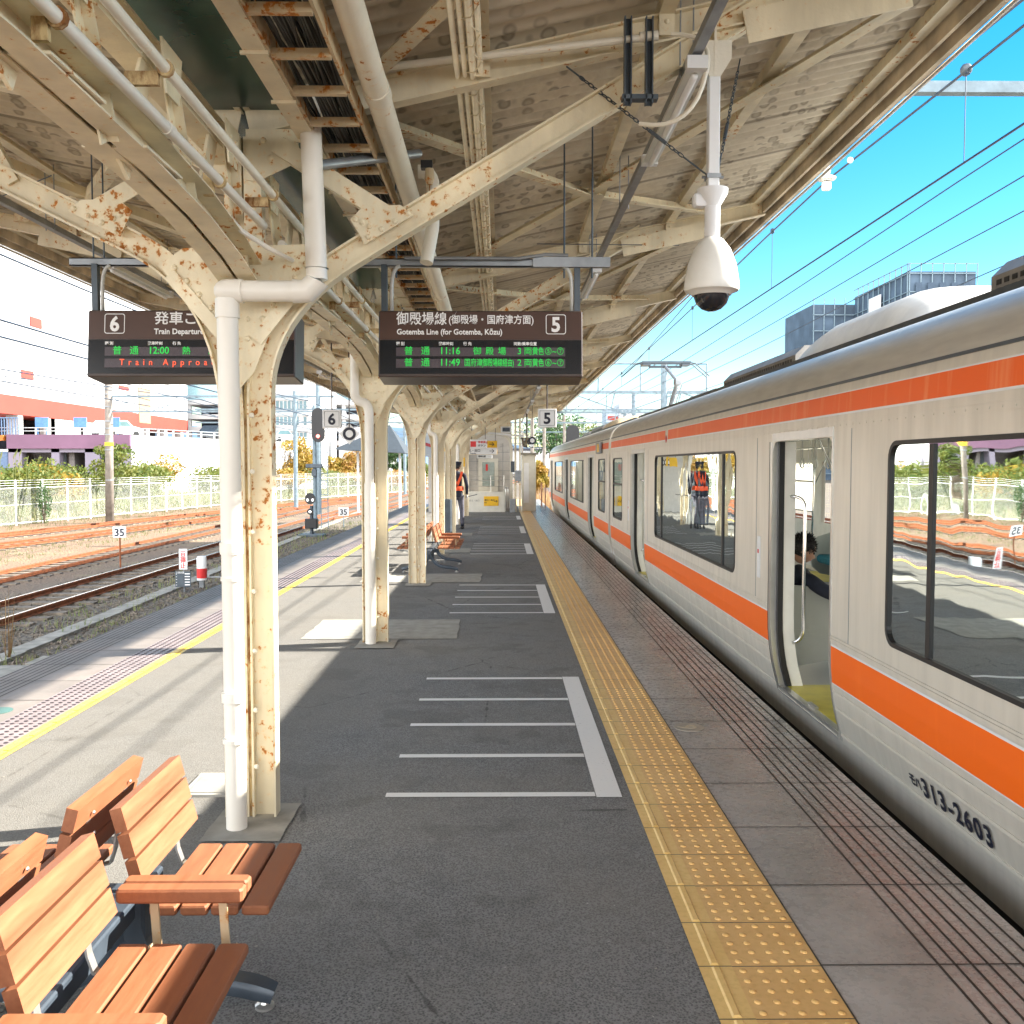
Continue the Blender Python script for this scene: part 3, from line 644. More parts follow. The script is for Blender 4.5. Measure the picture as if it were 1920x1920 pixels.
# ---------------------------------------------------------------- columns
D = .112; W = .085
def curve_path(sgn, y, slope, z0, zc, xend):
    x0 = CX + sgn * .0635
    c = Vector((x0, y, zc)); L = .50
    p2 = Vector((x0 + sgn * L * cos(atan2(slope, 1)), y, zc + L * sin(atan2(slope, 1))))
    return [Vector((x0, y, 0.0)), Vector((x0, y, 1.0)), Vector((x0, y, z0 - .15))] + bez((x0, y, z0), c, p2, 12) + [Vector((xend, y, zc + slope * abs(xend - x0)))]
def column(k, y, pipe, label):
    t = T('canopy_column', label, 'column', (CX, y, 0), 'forked columns down the middle of the platform')
    for sgn, slope, z0, zc, xe in ((1, .60, 1.98, 2.384, 1.30), (-1, .495, 1.86, 2.47, -4.05)):
        b = MB(); path = curve_path(sgn, y, slope, z0, zc, xe); b.ibeam(path, D, W, .010); arch = t.part('curved_arm', b, 'steel2' if k < 2 else 'steel')
        b = MB()
        for z in (.25, .52, .80, 1.08, 1.36, 1.64, 1.9): b.rivet((CX + sgn * .03, y - .052 if sgn < 0 else y - .044, z), .013, (0, -1, 0))
        t.part('bolts', b, 'pipe', parent=arch)
    b = MB()                                                   # rusty spacer strip between the two members
    b.box(CX - .008, CX + .008, y - .030, y + .030, 0, 2.2); t.part('spacer_strip', b, rust_m)
    # big gusset plate with rivets where the arms part
    for yy in (y - .050,):
        b = MB(); P = lambda x, z: (x, yy, z)
        b.prism([P(CX - .02, 2.02), P(CX + .05, 2.10), P(CX + .12, 2.28), P(CX + .36, 2.58), P(CX + .33, 2.68), P(CX - .27, 2.66), P(CX - .38, 2.58), P(CX - .12, 2.25), P(CX - .06, 2.10)], (0, -.008, 0))
        for i in range(5):
            f = i / 4
            b.rivet((CX + .09 + .20 * f, yy - .008, 2.34 + .25 * f), .016, (0, -1, 0)); b.rivet((CX - .09 - .22 * f, yy - .008, 2.33 + .24 * f), .016, (0, -1, 0))
            b.rivet((CX + .02, yy - .008, 2.25 + .09 * i), .014, (0, -1, 0)); b.rivet((CX - .03, yy - .008, 2.25 + .09 * i), .014, (0, -1, 0))
        # stiffening angles along the plate
        b.sweep([(CX + .06, yy - .016, 2.24), (CX + .31, yy - .016, 2.55)], [(-.03, -.004), (.03, -.004), (.03, .004), (-.03, .004)], (0, 1, 0))
        b.sweep([(CX - .07, yy - .016, 2.24), (CX - .33, yy - .016, 2.54)], [(-.03, -.004), (.03, -.004), (.03, .004), (-.03, .004)], (0, 1, 0))
        t.part('gusset_plate', b, 'steel2')
    b = MB()                                                   # post from the fork up to the valley
    for dx in (-.045, .045): b.box(CX + dx - .040, CX + dx + .040, y - .035, y + .035, 2.5, 3.17)
    for i in range(6):
        for dx in (-.05, .05): b.rivet((CX + dx, y - .035, 2.72 + .085 * i), .013, (0, -1, 0))
    t.part('post', b, 'steel2')
    b = MB(); yy = y - .044
    for sgn in (1, -1):
        b.prism([(CX + sgn * .02, yy, 3.20), (CX + sgn * .25, yy, 3.20), (CX + sgn * .27, yy, 3.06), (CX + sgn * .08, yy, 2.97), (CX + sgn * .02, yy, 2.97)], (0, .007, 0))
        for q in ((.10, 3.15), (.19, 3.15), (.13, 3.07), (.21, 3.10)): b.rivet((CX + sgn * q[0], yy, q[1]), .015, (0, -1, 0))
    t.part('head_plate', b, 'steel2')
    for sgn, slope, zc in ((1, .60, 2.384), (-1, .495, 2.47)):
        xe = CX + sgn * .68; ze = zc + slope * (.68 - .0635) + .05
        b = MB(); b.sweep([(CX + sgn * .16, y - .03, 3.13), (xe, y - .03, ze)], [(-.04, -.03), (.04, -.03), (.04, -.022), (-.032, -.022), (-.032, .03), (-.04, .03)], (0, 1, 0))
        n_ = Vector((-sgn * slope, 0, 1)).normalized(); d_ = Vector((sgn, 0, slope)).normalized(); c_ = Vector((xe, y - .052, ze - .03))
        b.prism([c_ - d_ * .15 - n_ * .02, c_ + d_ * .11 - n_ * .02, c_ + d_ * .08 + n_ * .05, c_ - d_ * .07 + n_ * .13, c_ - d_ * .15 + n_ * .11], (0, -.007, 0))
        for i in range(4): b.rivet(c_ - d_ * .12 + d_ * .07 * i + Vector((0, -.007, 0)), .014, (0, -1, 0))
        for i in range(3): b.rivet(c_ - d_ * .09 + n_ * (.04 + .03 * i) - d_ * .02 * i + Vector((0, -.007, 0)), .014, (0, -1, 0))
        if sgn < 0: b.bar((CX - 1.05, y, zc + .495 * 1.0), (CX - 1.30, y + .0, 3.42), .05, .05, (0, 1, 0)); 
        t.part('knee_brace', b, 'steel2')
    r = .047
    if pipe == 1:
        yp = y - .20; xl, xr = -1.215, -.852; zb_ = 2.44
        def joint(b, p, d): p = Vector(p); d = Vector(d); b.tube([p - d * .022, p + d * .022], r + .006, 16)
        b = MB(); b.tube([(xl, yp + .03, .0), (xl, yp, zb_ - .06)], r, 20); b.tube([(xl, yp, zb_), (xr, yp, zb_)], r, 20)
        b.tube([(xl, yp, zb_ - .12), (xl, yp, zb_ - .035)] , r + .006, 20); b.ball((xl, yp, zb_), r + .005, 14, (1.15, 1, 1)); b.tube([(xl, yp, zb_), (xl + .07, yp, zb_)], r + .006, 20)
        b.tube([(xr - .07, yp, zb_), (xr - .01, yp, zb_), (xr + .035, yp, zb_ + .045), (xr + .035, yp, zb_ + .10)], r + .006, 20)
        b.tube([(xr + .035, yp, zb_ + .05), (xr + .012, yp, 3.22)], r, 20); b.tube([(xr + .012, yp, 3.16), (xr + .012, yp + .02, 3.33)], r - .008, 20)
        for z in (1.30, 1.16, .62): joint(b, (xl, yp + .01, z), (0, 0, 1)) if z != 1.16 else b.tube([(xl, yp + .01, 1.15), (xl, yp + .01, 1.165)], r + .003, 20)
        p = t.part('drainpipe', b, 'pipew', smooth=2)
        b = MB()
        for z in (.42, 1.28, 2.0): b.tube([(xl, yp + .01, z - .01), (xl, yp + .01, z + .01)], r + .0035, 20); b.box(xl - .01, xl + .01, yp + r, yp + .15, z - .012, z + .012)
        t.part('pipe_clip', b, 'pipew', parent=p)
    elif pipe == 2:
        yp = y - .10; xa, xb_ = CX - .165, CX - .035
        b = MB(); b.tube([(xa, yp, 3.30), (xa, yp, 2.50), (xa, yp, 2.34)] + bez((xa, yp, 2.34), (xa, yp, 2.26), ((xa + xb_) / 2, yp, 2.25), 5)[1:] + bez(((xa + xb_) / 2, yp, 2.25), (xb_, yp, 2.24), (xb_, yp, 2.14), 5)[1:] + [(xb_, yp, 1.5), (xb_, yp - .01, 0)], .042, 18)
        b.tube([(xb_, yp, 0), (xb_, yp, 1.50)], .050, 18); b.tube([(xb_, yp, 1.10), (xb_, yp, 1.14)], .055, 18)
        t.part('drainpipe', b, 'pipew', smooth=2)
    return t
n = N('bare_rust'); g = n.noise(14, 6, .7, n.scaled((1, 1, .45))); rust_m = n.fin(n.mix(n.ramp(g, .42, .6), (.60, .46, .24), (.22, .085, .02)), .85); n.bump(g, .6, .006)
pl = [1, 2, 0, 2, 0, 2, 0]
labs = ['forked cream column in the foreground with rust spots and an elbowed white drainpipe', 'second forked column from the camera, with a white drainpipe that swerves below the fork',
        'third forked column from the camera, without a drainpipe, before the far bench', 'fourth forked column from the camera, just behind the far bench', 'fifth forked column from the camera, nearest one before the staff member',
        'sixth forked column from the camera, just behind the staff member', 'seventh forked column, farthest one, in front of the stair building']
for k, y in enumerate(CY): column(k, y, pl[k], labs[k])
# ---------------------------------------------------------------- services hung under the roof
G = 'pipes and conduits running under the canopy'
b = MB(); b.tube([(-1.08, -2, 2.757), (-1.08, 1.2, 2.757), (-1.08, 4.35, 2.757)], .019, 14); b.tube([(-1.08, 4.70, 2.757), (-1.08, 30, 2.757)], .019, 12)
for i in range(14): y = .9 + i * 2.2; b.tube([(-1.08, y, 2.757), (-1.08, y + .05, 2.757)], .023, 12)
tt = T('conduit', 'lower white round conduit clipped beside the slotted girder', 'conduit', (-1.08, 4, 2.75), G); tt.part('tube', b, 'pipew', smooth=2)
for i in range(14):
    b = MB(); y = 2.35 + i * 1.32; b.tube([(-1.08, y, 2.757), (-1.08, y + .018, 2.757)], .027, 10); b.box(-1.14, -1.10, y, y + .018, 2.70, 2.80); tt.part('clamp', b, rust_m)
tt = T('conduit', 'upper cream round conduit clipped beside the slotted girder', 'conduit', (-1.0, 4, 2.85), G)
b = MB(); b.tube([(-1.0, -2, 2.85), (-1.0, 33, 2.85)], .017, 12); tt.part('tube', b, 'pipe', smooth=2)
for i in range(14): b = MB(); y = 1.55 + i * 1.32; b.tube([(-1.0, y, 2.85), (-1.0, y + .018, 2.85)], .025, 10); b.box(-1.12, -1.02, y, y + .018, 2.80, 2.84); tt.part('clamp', b, rust_m)
tt = T('drain_pipe', 'thick cream drain pipe sloping away beside the cable ladder', 'pipe', (-.51, 4, 3.1), G)
b = MB(); b.tube([(-.52, -1, 3.335), (-.50, 9.2, 3.06), (-.50, 12, 3.0)], .052, 20)
for y in (3.9, 7.9): z = 3.335 - (y + 1) * .027; b.tube([(-.51, y, z), (-.51, y + .10, z)], .057, 20)
tt.part('tube', b, 'pipe', smooth=2)
b = MB(); z = 3.17; b.tube(bez((-.45, 5.2, z + .09), (-.37, 5.2, z + .10), (-.37, 5.2, z), 6) + [(-.37, 5.15, z - .22), (-.40, 5.1, z - .42)], .036, 14)
tt.part('branch_elbow', b, 'pipe', smooth=2)
# cable ladder
tt = T('cable_ladder', 'rusty cable ladder packed with black cables beside the valley gutter', 'cable tray', (-.71, 4, 3.15), None)
b = MB()
for x in (-.82, -.60): b.box(x - .006, x + .006, -2, 33, 3.13, 3.21)
tt.part('side_rail', b, 'ladder'); y = 1.43
while y < 26: b = MB(); b.box(-.814, -.606, y, y + .028, 3.118, 3.150); tt.part('rung', b, 'ladder'); y += .333
b = MB(); rr = random.Random(2)
for i in range(46):
    x = -.805 + .19 * rr.random(); z = 3.163 + .030 * rr.random(); pts = []
    yy = -2
    while yy < 30:
        pts.append((min(-.61, max(-.81, x + rr.gauss(0, .016))), yy, z + rr.uniform(-.006, .010))); yy += rr.uniform(.45, .9)
    b.tube(pts, rr.uniform(.004, .0075), 5, False)
tt.part('cable_bundle', b, 'cable')
# wrapped conduit bundle along the right slope
tt = T('conduit_bundle', 'bundle of thin cream conduits lashed with spiral cord under the right slope', 'conduit', (-.15, 4, 3.45), None)
for i, x in enumerate((-.20, -.165, -.128, -.095)):
    b = MB(); z = 3.455 + (.008 if i % 2 else 0); b.tube([(x, -2, z), (x, 31, z)], .013 if i != 2 else .017, 8); tt.part('tube', b, 'steel', smooth=True)
b = MB(); y = 1.0
while y < 16:
    b.sweep([(-.155, y, 3.445 + .014), (-.10, y + .06, 3.432), (-.085, y + .13, 3.46)], [(-.003, -.002), (.003, -.002), (.003, .002), (-.003, .002)]); b.sweep([(-.085, y + .13, 3.45), (-.12, y + .2, 3.430), (-.158, y + .26, 3.455)], [(-.003, -.002), (.003, -.002), (.003, .002), (-.003, .002)]); y += .26
tt.part('lashing', b, 'steel')
# fluorescent lamps on slotted channel
def lamp(x, z, y0, y1, lab):
    t = T('strip_lamp', lab, 'lamp', (x, (y0 + y1) / 2, z), 'fluorescent strip lamps under the canopy')
    b = MB(); P = [(-.028, .018), (-.040, -.022), (.040, -.022), (.028, .018)]
    b.sweep([(x, y0, z), (x, y1, z)], P, (0, 0, 1)); t.part('casing', b, 'lamp')
    b = MB(); b.box(x - .045, x + .045, y0 - .05, y0, z - .03, z + .025); b.box(x - .045, x + .045, y1, y1 + .05, z - .03, z + .025); t.part('end_cap', b, 'white')
    b = MB(); b.tube([(x, y0 + .02, z - .038), (x, y1 - .02, z - .038)], .016, 10); t.part('tube', b, 'letter', smooth=True)
for x, z, side in ((.85, 3.46, 'right'), (-3.1, 3.30, 'left')):
    b = MB(); b.sweep([(x, -2, z + .01), (x, 40, z + .01)], [(-.022, -.02), (.022, -.02), (.022, .02), (-.022, .02)], (0, 0, 1))
    single('lamp_channel', b, 'galv', 'long grey metal channel carrying the strip lamps under the %s slope' % side, 'channel', loc=(x, 5, z))
    for i in range(8):
        y = (4.2 if x > 0 else 7.6) + 4.3 * i - (0 if x > 0 else 4.3)
        if y > 33: break
        lamp(x, z - .045, y, y + 1.25, '%s strip lamp from the camera under the %s slope' % (ORD[i], side))
    hr = T('hanger_rods', 'thin rods holding the lamp channel under the %s slope' % side, 'rods', (x, 5, z))
    for i in range(12):
        for dx in (-.03, .03): b = MB(); b.tube([(x + dx, 2.2 + 2.2 * i, z - .02), (x + dx, 2.2 + 2.2 * i, rs(x) - .03)], .004, 5); hr.part('rod', b, 'galv')
# slender conduit along the first right rafter with a hanging cable loop
b = MB(); b.tube([(-.55, 4.30, 3.44), (.70, 4.30, 3.585)], .016, 10); b.tube([(.62, 4.3, 3.578), (.70, 4.3, 3.588)], .022, 10)
b.tube(bez((.70, 4.3, 3.588), (.95, 4.25, 3.60), (.90, 4.2, 3.40), 8)[1:] + bez((.90, 4.2, 3.40), (.85, 4.2, 3.12), (.62, 4.3, 3.20), 8)[1:], .010, 8)
single('feeder_conduit', b, 'pipe', 'cream conduit along the first right rafter ending in a hanging cable loop', 'conduit', loc=(0, 4.3, 3.5), smooth=2)
tt = T('hanger_channels', 'pair of short dark slotted channels bolted upright to the first right rafter', 'bracket', (.62, 4.3, 3.5))
for x in (.565, .66):
    b = MB()
    for dx in (-.014, .014): b.box(x + dx - .003, x + dx + .003, 4.27, 4.31, 3.28, 3.66)
    b.box(x - .014, x + .014, 4.30, 4.306, 3.28, 3.66); tt.part('channel', b, 'dgrey')
b = MB(); b.box(.54, .70, 4.27, 4.32, 3.30, 3.32); tt.part('bolt', b, 'dgrey')
# small bell/limit device on the strut
tt = T('pull_switch', 'small rusty pull switch with a thin rod hanging beside the thick cream pipe', 'switch', (-.38, 5.0, 3.2))
b = MB(); b.box(-.42, -.36, 5.0, 5.05, 3.22, 3.26); tt.part('clamp', b, 'black'); b = MB(); b.lathe([(0, .05), (.022, .05), (.026, 0), (.016, -.03), (0, -.03)], (-.375, 5.02, 3.17), 12); tt.part('housing', b, 'ladder'); b = MB(); b.tube([(-.375, 5.02, 3.15), (-.385, 5.02, 2.93)], .004, 5); tt.part('rod', b, rust_m)
b = MB(); b.tube([(-.86, 4.22, 2.98), (-.42, 4.9, 3.26)], .022, 12); single('brace_tube', b, 'galv', 'short grey tube bracing the white drainpipe to the thick cream pipe', 'tube', loc=(-.8, 4.3, 3.0), smooth=2)
b = MB(); b.tube([(-1.13, 3.95, 2.70), (-1.10, 4.05, 2.66), (-1.02, 4.2, 2.62), (-.95, 4.35, 2.60)], .011, 8); single('short_cable', b, 'pipew', 'short curved white cable below the lower conduit near the first fork', 'cable', loc=(-1.1, 4, 2.7), smooth=2)
for i, (x0, x1, y) in enumerate(((-2.9, -3.9, 6.2), (-2.6, -4.3, 9.9), (.3, 1.7, 8.0))):
    b = MB(); b.tube([(x0, y, rb(x0) + .02), (x1, y + 1.1, rb(x1) - .05)], .004, 5); single('tie_wire', b, 'wire', ['thin tie wire slung under the left slope nearest the camera', 'thin tie wire slung under the left slope beyond the board', 'thin tie wire slung under the right slope'][i], 'wire', loc=(x0, y, 3.4))
# ================================================================ DEPARTURE BOARDS
t = T('sign_rail', 'long grey slotted rail holding both departure boards', 'rail', (-.9, 5.45, 2.83))
b = MB(); b.box(-2.45, .62, 5.43, 5.436, 2.80, 2.845); b.box(-2.45, .62, 5.43, 5.47, 2.80, 2.806); b.box(-2.45, .62, 5.43, 5.47, 2.839, 2.845); t.part('channel', b, 'galv')
b = MB(); b.box(.18, .62, 5.405, 5.428, 2.795, 2.85); b.tube([(-.55, 5.40, 2.84), (.10, 5.40, 2.84), (.25, 5.40, 2.862), (.38, 5.41, 2.86)], .010, 8); t.part('splice', b, 'galv')
for x in (-2.32, -2.26, -.60, .36, .52): b = MB(); b.tube([(x, 5.45, 2.74), (x, 5.45, rs(x) - .1)], .005, 6); t.part('hanger_rod', b, 'dgrey')
class Words:        # every line of writing becomes a mesh of its own
    def __init__(s): s.parts = []
    def text(s, *a, **k): b = MB(); b.text(*a, **k); s.parts.append(b)
    def add(s, v, f): b = MB(); b.add(v, f); s.parts.append(b)
def board(x0, x1, lab, fn):
    y = 5.40; z0, z1 = 2.165, 2.545; tilt = radians(6); D = .24
    t = T('departure_board', lab, 'departure board', ((x0 + x1) / 2, y, z1))
    R = Matrix.Translation((0, y, z1)) @ Matrix.Rotation(-tilt, 4, 'X') @ Matrix.Translation((0, -y, -z1))
    def rot(b): b.v = [tuple(R @ Vector(v)) for v in b.v]; return b
    b = MB(); b.bbox(x0, x1, y, y + D, z0, z1, .006); h = t.part('housing', rot(b), 'brown')
    b = MB(); b.box(x0 + .008, x1 - .008, y - .004, y, z1 - .165, z1 - .008); t.part('header_panel', rot(b), 'panel')
    b = MB(); b.box(x0 + .008, x1 - .008, y - .003, y, z0 + .018, z1 - .170); sc = t.part('screen', rot(b), 'screen')
    b = MB(); xl, xr = x0 + .10, x1 - .10
    for zz in (z1 - .262, z1 - .328): b.box(xl, xr, y - .006, y - .003, zz, zz + .050)
    t.part('led_row', rot(b), 'ledbg', parent=sc)
    for x in (x0 + .012, x1 - .045):
        b = MB(); b.box(x, x + .033, y + .02, y + .06, z1 - .01, 2.81); t.part('hanger', b, 'dgrey')
    for x, s_ in ((x0 + .07, 1), (x1 - .06, -1)):
        b = MB(); b.tube([(x, y + .03, z1)] + bez((x, y + .03, 2.66), (x, y + .03, 2.80), (x - s_ * -.05, y + .03, 2.80), 6), .011, 8); t.part('cable_hose', b, 'conduit', smooth=True)
    lt, gr, rd = Words(), Words(), Words()
    fn(x0, x1, y - .005, z1, lt, gr, rd)
    for q in lt.parts: t.part('lettering', rot(q), 'letter')
    for q in gr.parts: t.part('green_led_text', rot(q), 'green', parent=sc)
    for q in rd.parts: t.part('red_led_text', rot(q), 'red', parent=sc)
def numbox(b, cx, cz, y, s_, ch):
    r = .014; h = s_ / 2
    def rr_(h, r, n=5):
        pts = []
        for (sx, sz, a0) in ((1, 1, 0), (-1, 1, 90), (-1, -1, 180), (1, -1, 270)):
            for i in range(n + 1): a = radians(a0 + 90 * i / n); pts.append((cx + sx * (h - r) + r * cos(a), y, cz + sz * (h - r) + r * sin(a)))
        return pts
    o, i_ = rr_(h, r), rr_(h - .004, r - .003); n = len(o); b.add(o + i_, [(k, (k + 1) % n, n + (k + 1) % n, n + k) for k in range(n)])
    b.text(ch, s_ * 1.02, (cx, y, cz - s_ * .36), align='CENTER', bold=.03, sx=.92)
def b5(x0, x1, y, z1, lt, gr, rd):
    lt.text('御殿場線', .078, (x0 + .10, y, z1 - .075), bold=.012, sx=.92); lt.text('(御殿場・国府津方面)', .056, (x0 + .395, y, z1 - .072), bold=.012, sx=.90)
    lt.text('Gotemba Line (for Gotemba, Kōzu)', .044, (x0 + .103, y, z1 - .137), bold=.022, sx=.93)
    numbox(lt, x1 - .152, z1 - .078, y, .114, '5')
    for s_, x in (('種 別', .10), ('発車時刻', .34), ('行 先', .48), ('両数/乗車位置', .765)): lt.text(s_, .021, (x0 + x, y, z1 - .198), bold=.02)
    for zz, tm, ds, n_, c1 in ((z1 - .250, '11:16', None, '3', '⑤'), (z1 - .316, '11:49', 1, '2', '⑥')):
        gr.text('普', .052, (x0 + .145, y - .003, zz)); gr.text('通', .052, (x0 + .240, y - .003, zz)); gr.text(tm, .056, (x0 + .345, y - .003, zz), sx=.95, bold=.008)
        if ds is None:
            for q, ch in enumerate('御殿場'): gr.text(ch, .048, (x0 + .535 + .07 * q, y - .003, zz))
        else: gr.text('国府津', .048, (x0 + .485, y - .003, zz), sx=.72); gr.text('(御殿場線経由)', .048, (x0 + .582, y - .003, zz), sx=.58, bold=.006)
        gr.text(n_, .052, (x0 + .785, y - .003, zz)); gr.text('両', .048, (x0 + .822, y - .003, zz)); gr.text('黄色', .048, (x0 + .870, y - .003, zz), sx=.70, bold=.006); gr.text(c1 + '~⑦', .050, (x0 + .940, y - .003, zz), sx=.86)
def b6(x0, x1, y, z1, lt, gr, rd):
    numbox(lt, x0 + .152, z1 - .078, y, .114, '6')
    lt.text('発車ご案内', .078, (x0 + .375, y, z1 - .075), bold=.012, sx=1.05); lt.text('Train Departures', .044, (x0 + .375, y, z1 - .137), bold=.022, sx=.95)
    for s_, x in (('種 別', .10), ('発車時刻', .34), ('行 先', .48), ('両数/乗車位置', .765)): lt.text(s_, .021, (x0 + x, y, z1 - .198), bold=.02)
    zz = z1 - .250
    gr.text('普', .052, (x0 + .145, y - .003, zz)); gr.text('通', .052, (x0 + .240, y - .003, zz)); gr.text('12:00', .056, (x0 + .345, y - .003, zz), sx=.95, bold=.008)
    gr.text('熱', .048, (x0 + .535, y - .003, zz)); gr.text('海', .048, (x0 + .68, y - .003, zz)); gr.text('両黄色', .048, (x0 + .822, y - .003, zz), sx=.8); gr.text('⑥', .050, (x0 + 1.02, y - .003, zz), sx=.86)
    rd.text('Train Approaching', .050, (x0 + .185, y - .003, z1 - .315), sx=.90, space=2.0)
board(-.695, .462, 'brown departure board over the right side, listing two green trains from platform 5', b5)
board(-2.335, -1.165, 'brown departure board partly behind the first column, with red approaching text and number 6', b6)
# ================================================================ HANGING SIGNS
def plate_sign(x, y, z, ch, lab, s_=.29):
    t = T('platform_number_sign', lab, 'sign', (x, y, z))
    b = MB(); b.bbox(x - s_ / 2, x + s_ / 2, y, y + .05, z - s_ / 2, z + s_ / 2, .008); t.part('plate', b, 'white')
    b = MB(); h = s_ * .39; w_ = .004
    for a in (-h, h): b.box(x + a - w_ / 2, x + a + w_ / 2, y - .003, y, z - h, z + h); b.box(x - h, x + h, y - .0035, y, z + a - w_ / 2, z + a + w_ / 2)
    b.text(ch, s_ * .82, (x, y - .004, z - s_ * .29), align='CENTER', bold=.03); t.part('numeral', b, 'ink')
    b = MB(); b.tube([(x, y + .025, z + s_ / 2), (x, y + .025, rb(x) + .1)], .012, 8); t.part('rod', b, 'brown')
plate_sign(.714, 14.7, 2.40, '5', 'small white square sign with a black 5 hanging under the right slope')
plate_sign(-2.633, 14.7, 2.385, '6', 'small white square sign with a black 6 hanging under the left slope')
def ring_sign(x, y, z, lab, s_=.13, diamond=True, rod=True):
    t = T('stop_position_sign', lab, 'sign', (x, y, z))
    if diamond: b = MB(); q = s_ * 1.25; b.prism([(x - q, y, z), (x, y, z - q), (x + q, y, z), (x, y, z + q)], (0, .01, 0)); t.part('plate', b, 'white')
    b = MB(); n = 28; vs = []
    for r in (s_ * .78, s_ * .45):
        for i in range(n): a = 2 * pi * i / n; vs.append((x + r * cos(a), y - .004, z + r * sin(a)))
    b.add(vs, [(i, (i + 1) % n, n + (i + 1) % n, n + i) for i in range(n)]); t.part('ring', b, 'ink')
    b = MB(); b.lathe([(0, 0), (s_ * .44, 0)], (0, 0, 0), 20); b.v = [(x + v[0], y - .003, z + v[1]) for v in b.v]; t.part('centre', b, 'white')
    if rod: b = MB(); b.tube([(x, y, z + s_ * .8), (x, y, rb(x) + .1)], .009, 6); t.part('rod', b, 'brown')
ring_sign(-2.362, 14.7, 2.155, 'white diamond with a black ring hanging beside the sign with the 6')
ring_sign(1.05, 32.0, 2.50, 'black and white ring hanging by the far platform end, beside the convex mirrors', .17, False)
ring_sign(-1.28, 30.2, 1.75, 'small black ring sign low on a far column beside the stair building', .13, False, False)
# ================================================================ DOME CAMERA
t = T('dome_camera', 'white dome security camera on a square pole chained to the canopy', 'camera', (.975, 4.40, 3.5))
cx, cy = .975, 4.40
b = MB(); b.prism([(cx - .075, cy - .02, 3.60), (cx + .075, cy - .02, 3.60), (cx + .075, cy - .02, 3.52), (cx + .025, cy - .02, 3.44), (cx - .025, cy - .02, 3.44), (cx - .075, cy - .02, 3.52)], (0, -.008, 0)); b.box(cx - .005, cx + .005, cy - .03, cy + .05, 3.44, 3.70); t.part('mount_plate', b, 'pipe')
b = MB(); b.bbox(cx - .026, cx + .026, cy - .026, cy + .026, 2.93, 3.48, .004); t.part('pole', b, 'white')
b = MB(); b.box(cx - .032, cx + .032, cy - .032, cy + .032, 2.985, 3.005); b.tube([(cx - .05, cy, 2.995), (cx + .05, cy, 2.995)], .007, 6); t.part('clamp', b, 'galv')
b = MB(); b.tube([(cx, cy, 2.72), (cx, cy, 2.86)], .036, 16); b.lathe([(.03, .0), (.034, .03), (.07, .09), (.072, .11), (.0, .112)], (cx - .0, cy, 2.83), 20); b.bbox(cx - .09, cx - .02, cy - .025, cy + .035, 2.86, 2.92, .01); t.part('neck', b, 'white', smooth=2)
b = MB(); b.lathe([(0, .245), (.035, .245), (.052, .235), (.085, .19), (.112, .12), (.125, .04), (.127, .012), (.122, 0), (.10, -.008), (.088, -.02), (0, -.02)], (cx, cy, 2.475), 36); t.part('housing', b, 'acw', smooth=2)
b = MB(); b.lathe([(.082, 0), (.080, -.012), (.070, -.040), (.045, -.064), (.018, -.074), (0, -.075)], (cx, cy, 2.457), 28); t.part('dome', b, 'domeg', smooth=True)
def chain(name, lab, a, c, rm=None):
    a, c = Vector(a), Vector(c); b = MB(); d = (c - a); L = d.length; u = d.normalized(); s1 = u.orthogonal().normalized(); s2 = u.cross(s1)
    b.tube([a, a + u * .18 * L], .004, 6); b.tube([c, c - u * .12 * L], .004, 6); k = 0; q = .18 * L
    while q < .88 * L:
        s_ = s1 if k % 2 else s2; o_ = a + u * q; pts = [o_ + u * (.013 + .017 * cos(i * pi / 4)) + s_ * .0075 * sin(i * pi / 4) for i in range(9)]; b.tube(pts, .0026, 4, False); q += .026; k += 1
    b.tube([a + u * .30 * L, a + u * .42 * L], .0085, 6); single(name, b, 'dgrey', lab, 'chain', loc=a)
chain('stay_chain', 'rusty stay chain running left from the camera pole to the first rafter', (cx - .02, cy, 3.0), (.30, 4.42, 3.50))
chain('stay_chain', 'rusty stay chain running right from the camera pole up to the first rafter', (cx + .02, cy, 3.0), (1.22, 4.9, 3.74))
